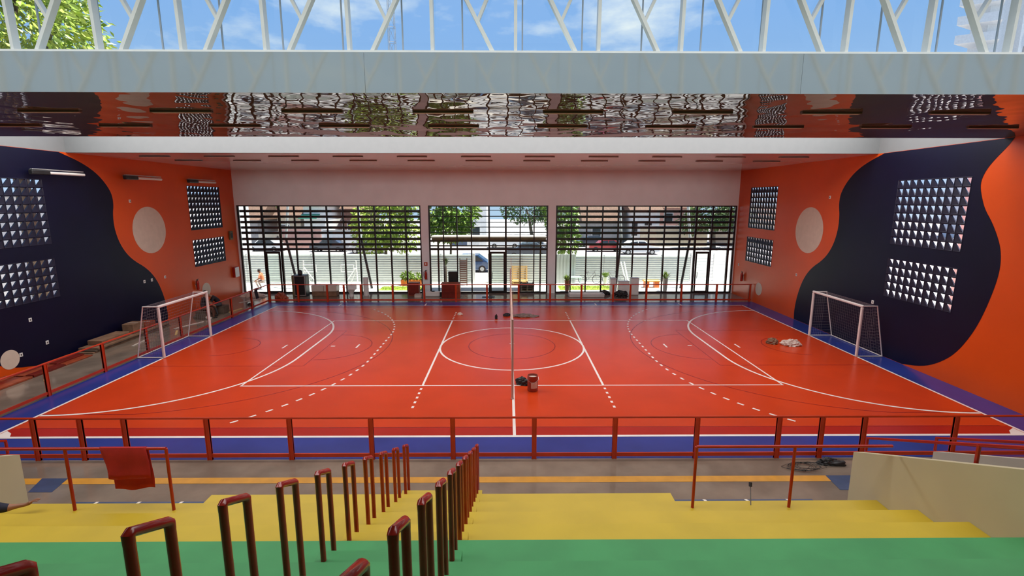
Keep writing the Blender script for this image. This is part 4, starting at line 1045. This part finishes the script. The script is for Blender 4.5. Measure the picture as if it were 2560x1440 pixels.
g = G(); g.tube([(-3.72, 11.3, .06), (-3.72, 11.3, .44)], .03, 8); part('column', g, 'grey', t)
g = G(); g.tube([(-3.72, 11.42, .46), (-3.72, 11.60, .9)], .025, 6); part('back_bracket', g, 'grey', t)
for k in range(5): a = 2*PI*k/5; g = G(); g.tube([(-3.72, 11.3, .08), (-3.72+.27*math.cos(a), 11.3+.22*math.sin(a), .03)], .025, 6); part('leg', g, 'black', t)
g = G(); g.bbox(-1.8, -1.0, 10.45, 10.95, .001, .016, .004); tag(part('door_mat', g, 'black'), 'black door mat before the entrance door', 'mat')
t = thing('white_tray', 'white shallow tray lying behind the far railing at right', 'tray', (4.85, 10.9, 0))
g = G(); g.bbox(3.72, 5.95, 10.6, 11.3, .001, .10, .03); part('base', g, 'white', t)
g = G(); g.box(3.72, 5.95, 10.6, 10.64, .1005, .20); g.box(3.72, 5.95, 11.26, 11.3, .1005, .20); g.box(3.72, 3.76, 10.64, 11.26, .1005, .20); g.box(5.91, 5.95, 10.64, 11.26, .1005, .20); part('rim', g, 'white', t)
def heap(name, label, cat, c, r, h, m, seed, n=9):
    random.seed(seed); g = G(); bm = bmesh.new(); bmesh.ops.create_icosphere(bm, subdivisions=4, radius=1)
    off = [Vector((random.uniform(-1,1), random.uniform(-1,1), random.uniform(-.2,1))) for _ in range(n)]
    vs = []
    for v in bm.verts:
        k = 1+.34*noise.noise(v.co*2.3+Vector((seed, 0, 0)))+.22*noise.noise(v.co*5.5+Vector((0, seed, 0)))+sum(.22*max(0, v.co.normalized().dot(o.normalized()))**4*random.uniform(.8, 1.2) for o in off)-.25
        z = max(0, v.co.z*k); vs.append((c[0]+v.co.x*k*r[0], c[1]+v.co.y*k*r[1], c[2]+.002+z*h))
    bm.verts.index_update(); fs = [[v.index for v in f.verts] for f in bm.faces]; bm.free(); g.add(vs, fs)
    return tag(part(name, g, m, None, False), label, cat)
heap('rubbish_bag', 'black bag lying beside the white tray at the right window', 'bag', (6.2, 11.4, 0), (.27, .2), .26, 'black', 3)
heap('rubbish_bag', 'black heap of bags before the white boxes at the right window', 'bag', (7.05, 10.75, 0), (.46, .25), .34, 'black', 5)
heap('rubble_heap', 'reddish rubble heap in the far left corner of the railing', 'heap', (-14.1, 10.0, 0), (.38, .3), .42, 'redbrown', 8)
heap('cloth_bundle', 'pale bundle lying in the far left corner behind the railing', 'cloth', (-16.2, 10.9, 0), (.7, .3), .22, 'pale_rag', 11)
t = thing('white_box', 'narrow white box, left of the three white boxes at the right window', 'box', (6.65, 11.6, 0), 'white boxes at the right window'); g = G(); g.bbox(6.47, 6.84, 11.4, 11.8, .001, 1.05, .02); part('body', g, 'white', t); g = G(); g.bbox(6.45, 6.86, 11.38, 11.82, 1.051, 1.08, .01); part('lid', g, 'cream', t)
t = thing('white_box', 'wide white box, middle of the three white boxes at the right window', 'box', (7.35, 11.6, 0), 'white boxes at the right window'); g = G(); g.bbox(7.0, 7.7, 11.4, 11.8, .001, .86, .02); part('body', g, 'white', t); g = G(); g.bbox(6.98, 7.72, 11.38, 11.82, .861, .89, .01); part('lid', g, 'cream', t)
t = thing('white_box', 'tall white box, right of the three white boxes at the right window', 'box', (8.02, 11.5, 0), 'white boxes at the right window'); g = G(); g.bbox(7.78, 8.29, 11.3, 11.75, .001, 1.08, .02); part('body', g, 'white', t); g = G(); g.bbox(7.76, 8.31, 11.28, 11.77, 1.081, 1.11, .01); part('lid', g, 'cream', t)
for i, (x, y, m_) in enumerate(((8.0, 11.24, 'grey'),)): pass

# clutter along the left wall
random.seed(21)
carton('brown box on the stacked boards at the left wall, tallest', -17.3, -16.8, 1.35, 2.0, .19, .62, 'brown')
carton('brown box beside the tallest one at the left wall', -17.35, -16.85, 2.15, 2.8, .19, .48, 'redbrown')
carton('long dark box on the boards at the left wall', -17.4, -16.8, -.4, 1.1, .19, .38, 'brown', None, 'brown')
t = thing('board_stack', 'stack of timber boards along the left wall', 'boards', (-16.9, 1.3, 0))
for i in range(3):
    g = G(); g.box(-17.45+.05*(i % 2), -16.72+.04*(i % 3), -1.0+.1*i, 3.6-.13*i, .001+i*.062, .001+i*.062+.058); part('board', g, 'darkwood' if i % 2 else 'brown', t)
t = thing('plank_row', 'low row of dirty red planks at the foot of the left wall', 'planks', (-17.0, -4.2, 0))
for i in range(5):
    for j in range(3):
        g = G(); y_ = -7.4+i*1.25; x_ = -17.5+j*.32; g.bbox(x_, x_+.30, y_, y_+1.2, .001, .05+.02*((i+j) % 3), .008); part('plank', g, 'darkred' if (i+j) % 2 else 'redbrown', t)
for i, (x, y, a, ln) in enumerate(((-15.8, 3.6, .3, 1.5), (-15.5, 2.2, 1.2, .9), (-16.0, 0.6, .8, 1.1), (-15.3, 6.9, .5, 1.0), (-15.9, 9.6, .2, 1.4), (-16.4, -3.4, 1.4, 1.6))):
    g = G(); d = Vector((math.cos(a+.9), math.sin(a+.9), 0)); p = Vector((x, y, .016)); g.bar(p-d*ln/2, p+d*ln/2, .09, .028, (0, 0, 1))
    tag(part('loose_board', g, 'pale_rag' if i % 2 == 0 else 'wood'), 'loose wooden strip lying on the left walkway, %s from the bleachers' % ('third', 'second', 'first of the six, nearly', 'fifth', 'sixth', 'first')[i], 'strip', 'loose strips on the left walkway') if i != 2 else tag(part('loose_board', g, 'cream'), 'cream loose strip lying level with the left goal posts', 'strip', 'loose strips on the left walkway')
for i, (x, y, r) in enumerate(((-15.6, 4.9, .16), (-16.3, 6.2, .2), (-15.2, 8.3, .15), (-16.4, 5.2, .18))):
    heap('rag', ('dirty rag near the seated workers, nearest the goal', 'dirty rag at the wall behind the workers', 'dirty rag near the far left corner of the railing', 'dirty rag beside the wall left of the workers')[i], 'rag', (x, y, 0), (r, r*.7), .14, ('pale_rag', 'tarp', 'shirt_dark', 'tarp')[i], 40+i)['group'] = 'rags on the left walkway'
g = G(); vs = []
for i in range(9):
    for j in range(9): vs.append((-14.56-.045-.02*math.sin(i*1.1)-(.03*math.sin(j*.6)), 7.75+.36*i/8+.05*(j/8)*(.5-i/8), 1.09-.62*j/8))
g.add(vs, [(i*9+j, i*9+j+1, (i+1)*9+j+1, (i+1)*9+j) for i in range(8) for j in range(8)]); o = part('jacket', g, 'shirt_dark', None, True); tag(o, 'dark jacket hanging on the left railing near the far corner', 'jacket'); md = o.modifiers.new('thick', 'SOLIDIFY'); md.thickness = .03

# things on the court
t = thing('paint_can', 'rusty red paint can near the middle of the court', 'can', (.63, -4.92, .007))
g = G(); g.lathe([(.165, .007), (.17, .02), (.17, .49), (.178, .50), (.178, .515), (.16, .515), (.16, .44)], (.63, -4.92, 0), 22); part('body', g, 'can', t, True)
g = G(); g.lathe([(.155, .40), (.158, .445)], (.63, -4.92, 0), 20); part('paint', g, 'cream', t)
g = G(); n_ = 10; vs = []
for i in range(n_+1):
    a = -PI*.62+PI*.42*i/n_; vs += [(.63+.1735*math.cos(a), -4.92+.1735*math.sin(a), .12), (.63+.1735*math.cos(a), -4.92+.1735*math.sin(a), .33)]
g.add(vs, [(2*i, 2*i+2, 2*i+3, 2*i+1) for i in range(n_)]); part('label', g, 'can_label', t)
g = G(); g.tube([(.45, -4.92, .46), (.44, -5.02, .40), (.63, -5.11, .28), (.82, -5.02, .40), (.81, -4.92, .46)], .006, 5); part('wire_handle', g, 'silver', t)
heap('black_bag', 'crumpled black bag beside the paint can', 'bag', (.36, -4.42, .006), (.24, .13), .18, 'black', 17)
heap('grey_tarp', 'crumpled grey tarp on the far side of the court', 'tarp', (.75, 5.35, .006), (.62, .28), .12, 'tarp', 18)
heap('shoe_pile', 'dark clothes lying left of the grey tarp', 'clothes', (-.2, 5.5, .006), (.16, .12), .16, 'shirt_dark', 19)
heap('small_bottle', 'small dark bottle standing at the far volleyball line', 'bottle', (-.78, 4.82, .006), (.06, .06), .22, 'black', 20)
heap('pale_rag', 'pale crumpled rag in the right half of the court', 'rag', (11.78, .02, .006), (.34, .22), .24, 'pale_rag', 22)
heap('tool_bag', 'brown tool bag beside the pale rag on the court', 'bag', (11.2, .35, .006), (.26, .17), .20, 'brown', 23)
heap('rag', 'small rag with brush by the far left attack line', 'rag', (-2.75, 5.75, .006), (.12, .10), .12, 'pale_rag', 24)
# wires at the right end of the walkway
t = thing('wire_coil', 'tangled black cable on the walkway by the right guard wall', 'cable', (6.6, -9.65, 0))
for k in range(3):
    g = G(); random.seed(60+k); pts = []
    for i in range(26):
        a = i*.75; pts.append((6.55+.1*k+(.42-.008*i)*math.cos(a)+random.uniform(-.05, .05), -9.68+(.18)*math.sin(a)+random.uniform(-.03, .03), .02+.012*k+random.uniform(0, .03)))
    g.tube(pts, .0045, 4); part('strand', g, 'black', t)
heap('dark_bag', 'dark bag behind the cable at the right guard wall', 'bag', (7.3, -9.5, 0), (.32, .11), .12, 'black', 26)
g = G(); g.tube([(4.13, -12.2, .756), (4.19, -12.02, 1.0)], .008, 6); t = thing('brush', 'thin brush standing at the edge of the lowest yellow tier', 'brush', (4.13, -12.2, .756)); part('handle', g, 'grey', t)
g = G(); g.tube([(4.19, -12.02, 1.0), (4.205, -11.98, 1.06)], .028, 8); part('bristles', g, 'black', t)

# ------------------------------------------------------------------ people
BR = {'pelvis': .135, 'spine': .125, 'chest': .15, 'neck': .058, 'head0': .088, 'head1': .098, 'head2': .075}
def human(name, label, J, mats, group=None, eyes=None):
    """J: joints in world space; one continuous skinned body, hair and eyes as children"""
    V = []; E_ = []; Rr = []; C_ = []      # C_: material slot per vertex
    idx = {}
    def jv(k, p, r, c):
        idx[k] = len(V); V.append(Vector(p)); Rr.append(r); C_.append(c); return idx[k]
    S, SH, TR, BO = 0, 1, 2, 3
    pel = Vector(J['pelvis']); ch = Vector(J['chest']); nk = Vector(J['neck']); hd = Vector(J['head'])
    jv('pelvis', pel, .14, TR); jv('spine', pel.lerp(ch, .5), .13, SH); jv('chest', ch, .15, SH); jv('neck', nk, .06, S)
    hdv = (hd-nk).normalized(); face = Vector(J['face']).normalized()
    jv('head0', nk.lerp(hd, .55)+face*.02, .085, S); jv('head1', hd+face*.012, .10, S); jv('head2', hd+hdv*.085, .075, S); 
    jv('nose', hd+face*.125-hdv*.01, .016, S)
    for a, b in (('pelvis','spine'),('spine','chest'),('chest','neck'),('neck','head0'),('head0','head1'),('head1','head2'),('head1','nose')): E_.append((idx[a], idx[b]))
    for s in ('L', 'R'):
        sh, el, wr_ = Vector(J['sh'+s]), Vector(J['el'+s]), Vector(J['wr'+s])
        jv('sh'+s, sh, .075, SH); jv('um'+s, sh.lerp(el, .55), J.get('sleeve', .058), SH); jv('el'+s, el, J.get('cuff', .047), SH if 'cuff' in J else S); jv('fm'+s, el.lerp(wr_, .35), .045, S); jv('wr'+s, wr_, .030, S)
        hdr = Vector(J.get('hd'+s, (wr_-el))).normalized(); palm = wr_+hdr*.075; jv('pa'+s, palm, .034, S)
        for a, b in (('chest','sh'+s),('sh'+s,'um'+s),('um'+s,'el'+s),('el'+s,'fm'+s),('fm'+s,'wr'+s),('wr'+s,'pa'+s)): E_.append((idx[a], idx[b]))
        nrm = hdr.cross(Vector((0,0,1)));  nrm = nrm.normalized() if nrm.length > .1 else Vector((1,0,0)); dn = Vector((0,0,-1)); dn = (dn-hdr*dn.dot(hdr)).normalized()
        for fi in range(4):
            o_ = nrm*(fi-1.5)*.021; ln = (.070, .080, .075, .058)[fi]
            b0 = palm+o_*.8-hdr*.01; b1 = palm+o_+hdr*.045; b2 = b1+hdr*ln*.55+dn*.012; b3 = b2+hdr*ln*.4+dn*.028
            ks = [jv('f%s%d%d' % (s, fi, q), b, r, S) for q, (b, r) in enumerate(((b0, .012), (b1, .0105), (b2, .0095), (b3, .008)))]
            E_ += [(ks[0], ks[1]), (ks[1], ks[2]), (ks[2], ks[3])]
        b0 = wr_+hdr*.03+nrm*.015*(1 if s == 'L' else -1); b1 = b0+(hdr*.5+nrm*(1 if s == 'L' else -1)*.8).normalized()*.045; b2 = b1+hdr*.035+dn*.008
        ks = [jv('t%s%d' % (s, q), b, r, S) for q, (b, r) in enumerate(((b0, .015), (b1, .0125), (b2, .010)))]; E_ += [(ks[0], ks[1]), (ks[1], ks[2])]
        hp, kn, an, toe = [Vector(J[q+s]) for q in ('hip', 'kn', 'an', 'toe')]
        jv('hip'+s, hp, .105, TR); jv('th'+s, hp.lerp(kn, .5), .085, TR); jv('kn'+s, kn, .064, TR); jv('ca'+s, kn.lerp(an, .35), .060, TR); jv('an'+s, an, .042, TR); jv('he'+s, an+(toe-an)*.15+Vector((0,0,-.03)), .042, BO); jv('toe'+s, toe, .034, BO)
        for a, b in (('pelvis','hip'+s),('hip'+s,'th'+s),('th'+s,'kn'+s),('kn'+s,'ca'+s),('ca'+s,'an'+s),('an'+s,'he'+s),('he'+s,'toe'+s)): E_.append((idx[a], idx[b]))
    base = Vector((pel.x, pel.y, J.get('base', 0)))
    me = bpy.data.meshes.new('skeleton'); me.from_pydata([v-base for v in V], E_, []); tmp = bpy.data.objects.new('tmp', me); COL.objects.link(tmp)
    md = tmp.modifiers.new('s', 'SKIN'); md.use_smooth_shade = True
    sv = me.skin_vertices[0].data
    for i, r in enumerate(Rr): sv[i].radius = (r, r)
    sv[idx['pelvis']].use_root = True
    for k in idx:
        if (k.startswith('f') and k[-1] == '0' and len(k) == 4) or (k.startswith('t') and k[-1] == '0' and len(k) == 3): sv[idx[k]].use_root = True
    md2 = tmp.modifiers.new('u', 'SUBSURF'); md2.levels = 2; md2.render_levels = 2
    dg = bpy.context.evaluated_depsgraph_get(); dg.update()
    body = bpy.data.meshes.new_from_object(tmp.evaluated_get(dg)); bpy.data.objects.remove(tmp)
    body.name = 'body'
    body.materials.clear()
    for k in mats[:4]: body.materials.append(M[k])
    segs = [(V[a]-base, V[b]-base, C_[a], C_[b]) for a, b in E_]
    for p in body.polygons:
        c_ = p.center; best = 9; mi = 0
        for a, b, ca, cb in segs:
            d = b-a; t_ = max(0, min(1, (c_-a).dot(d)/max(1e-6, d.length_squared))); dd = (c_-a-d*t_).length
            if dd < best: best = dd; mi = ca if t_ < .5 else cb
        p.material_index = mi; p.use_smooth = True
    t = thing(name, label, 'person', base, group)
    o = bpy.data.objects.new('body', body); COL.objects.link(o); o.parent = t
    # hair cap and eyes
    side = hdv.cross(face).normalized(); g = G(); vs = []; fs = []
    nu, nv = 12, 6; cen = hd+hdv*.045-face*.012
    for j in range(nv+1):
        ph = PI*.58*j/nv
        for i in range(nu):
            a = 2*PI*i/nu; rr = math.sin(ph); d = hdv*math.cos(ph)+(face*math.cos(a)+side*math.sin(a))*rr
            if math.cos(a) > .3 and ph > PI*.40: d = d*.86
            vs.append(cen+d*(.112+.004*math.sin(3*a)))
    fs = [(j*nu+i, j*nu+(i+1) % nu, (j+1)*nu+(i+1) % nu, (j+1)*nu+i) for j in range(nv) for i in range(nu)]
    g.add(vs, fs); part('hair', g, mats[4], t, True)
    for s in (-1, 1):
        g = G(); q = hd+face*.098+side*s*.034+hdv*.012; g.lathe([(.002, -.008), (.008, -.004), (.008, .004), (.002, .008)], q, 8); part('eye', g, 'white', t, True)
        g = G(); q = hd+side*s*.104+hdv*.0-face*.005; g.lathe([(.006, -.03), (.014, -.01), (.016, .012), (.006, .028)], q, 6); part('ear', g, 'skin', t, True)
    g = G(); q = hd+face*.098-hdv*.045; g.bar(q-side*.022, q+side*.022, .010, .012, face); part('mouth', g, 'redbrown', t)
    return t
# two workers sitting on the walkway behind the left goal
def seat(label, x0, x1, y0, y1, h):
    carton(label, x0, x1, y0, y1, .001, h, 'darkwood', None, 'darkwood', 'crate')
x, y = -15.75, 6.2
seat('low dark crate under the bent worker', x-.22, x+.25, y-.1, y+.45, .40)
human('person', 'worker in dark shirt sitting bent forward on a crate behind the left railing', dict(pelvis=(x, y+.15, .52), chest=(x-.22, y-.08, .90), neck=(x-.36, y-.2, 1.03), head=(x-.46, y-.30, 1.10), face=(-.6, -.5, -.55),
    shL=(x-.12, y-.26, .92), elL=(x-.2, y-.42, .66), wrL=(x-.42, y-.38, .48), shR=(x-.34, y+.06, .92), elR=(x-.5, y-.0, .66), wrR=(x-.55, y-.2, .48),
    hipL=(x+.05, y+.02, .50), knL=(x-.05, y-.42, .52), anL=(x+.12, y-.45, .08), toeL=(x-.02, y-.62, .035), hipR=(x-.1, y+.2, .50), knR=(x-.45, y-.05, .52), anR=(x-.35, y-.08, .08), toeR=(x-.5, y-.22, .035)),
    ('skin', 'shirt_dark', 'trousers_grey', 'shoe', 'hair'), 'workers on the left walkway')
x, y = -15.95, 5.05
seat('low dark crate under the upright worker beside the goal', x-.25, x+.25, y-.25, y+.25, .42)
human('person', 'worker in dark clothes sitting upright beside the left goal post', dict(pelvis=(x, y, .54), chest=(x+.04, y+.06, .98), neck=(x+.06, y+.1, 1.16), head=(x+.09, y+.15, 1.30), face=(.5, .7, -.25),
    shL=(x-.08, y+.22, 1.05), elL=(x+.08, y+.38, .80), wrL=(x+.28, y+.42, .66), shR=(x+.2, y-.08, 1.05), elR=(x+.34, y+.06, .78), wrR=(x+.40, y+.26, .62),
    hipL=(x-.02, y+.10, .52), knL=(x+.28, y+.40, .54), anL=(x+.30, y+.42, .08), toeL=(x+.44, y+.52, .035), hipR=(x+.08, y-.08, .52), knR=(x+.46, y+.06, .54), anR=(x+.50, y+.02, .08), toeR=(x+.66, y+.08, .035)),
    ('skin', 'shirt_dark', 'trousers_brown', 'shoe', 'hair'), 'workers on the left walkway')
# worker outside in orange vest, crouching
x, y = -17.0, 13.6
human('person', 'worker in orange vest crouching outside the left window', dict(pelvis=(x, y, .55), chest=(x-.06, y-.04, .98), neck=(x-.10, y-.06, 1.14), head=(x-.15, y-.08, 1.27), face=(-.7, -.5, -.3),
    shL=(x-.05, y-.24, 1.04), elL=(x-.1, y-.36, .78), wrL=(x-.32, y-.32, .66), shR=(x-.1, y+.16, 1.04), elR=(x-.2, y+.22, .78), wrR=(x-.4, y+.08, .66),
    hipL=(x, y-.1, .53), knL=(x-.42, y-.18, .58), anL=(x-.2, y-.2, .09), toeL=(x-.40, y-.24, .03), hipR=(x, y+.1, .53), knR=(x-.42, y+.14, .58), anR=(x-.2, y+.14, .09), toeR=(x-.40, y+.16, .03)),
    ('skin', 'vest', 'trousers_pale', 'shoe', 'hair'))
# person bending forward on the second tier at the left edge, arm stretched out
human('person', 'person bending over the yellow tiers at the left edge, one bare arm stretched out', dict(pelvis=(-9.18, -13.10, 1.28), chest=(-9.15, -12.74, 1.22), neck=(-9.18, -12.55, 1.14), head=(-9.22, -12.44, 1.07), face=(-.1, .75, -.6),
    shR=(-8.98, -12.64, 1.10), elR=(-8.68, -12.46, .93), wrR=(-8.42, -12.34, .925), hdR=(.8, .2, .45), shL=(-9.33, -12.66, 1.15), elL=(-9.34, -12.44, .98), wrL=(-9.28, -12.28, .84), hdL=(.3, .6, -.1),
    hipL=(-9.29, -13.06, 1.25), knL=(-9.31, -12.70, 1.18), anL=(-9.31, -12.78, .85), toeL=(-9.31, -12.56, .79), hipR=(-9.06, -13.06, 1.25), knR=(-9.05, -12.72, 1.18), anR=(-9.05, -12.80, .85), toeR=(-9.05, -12.58, .79), base=.756, sleeve=.10, cuff=.085),
    ('skin', 'shirt_navy', 'trousers_grey', 'shoe', 'hair'))
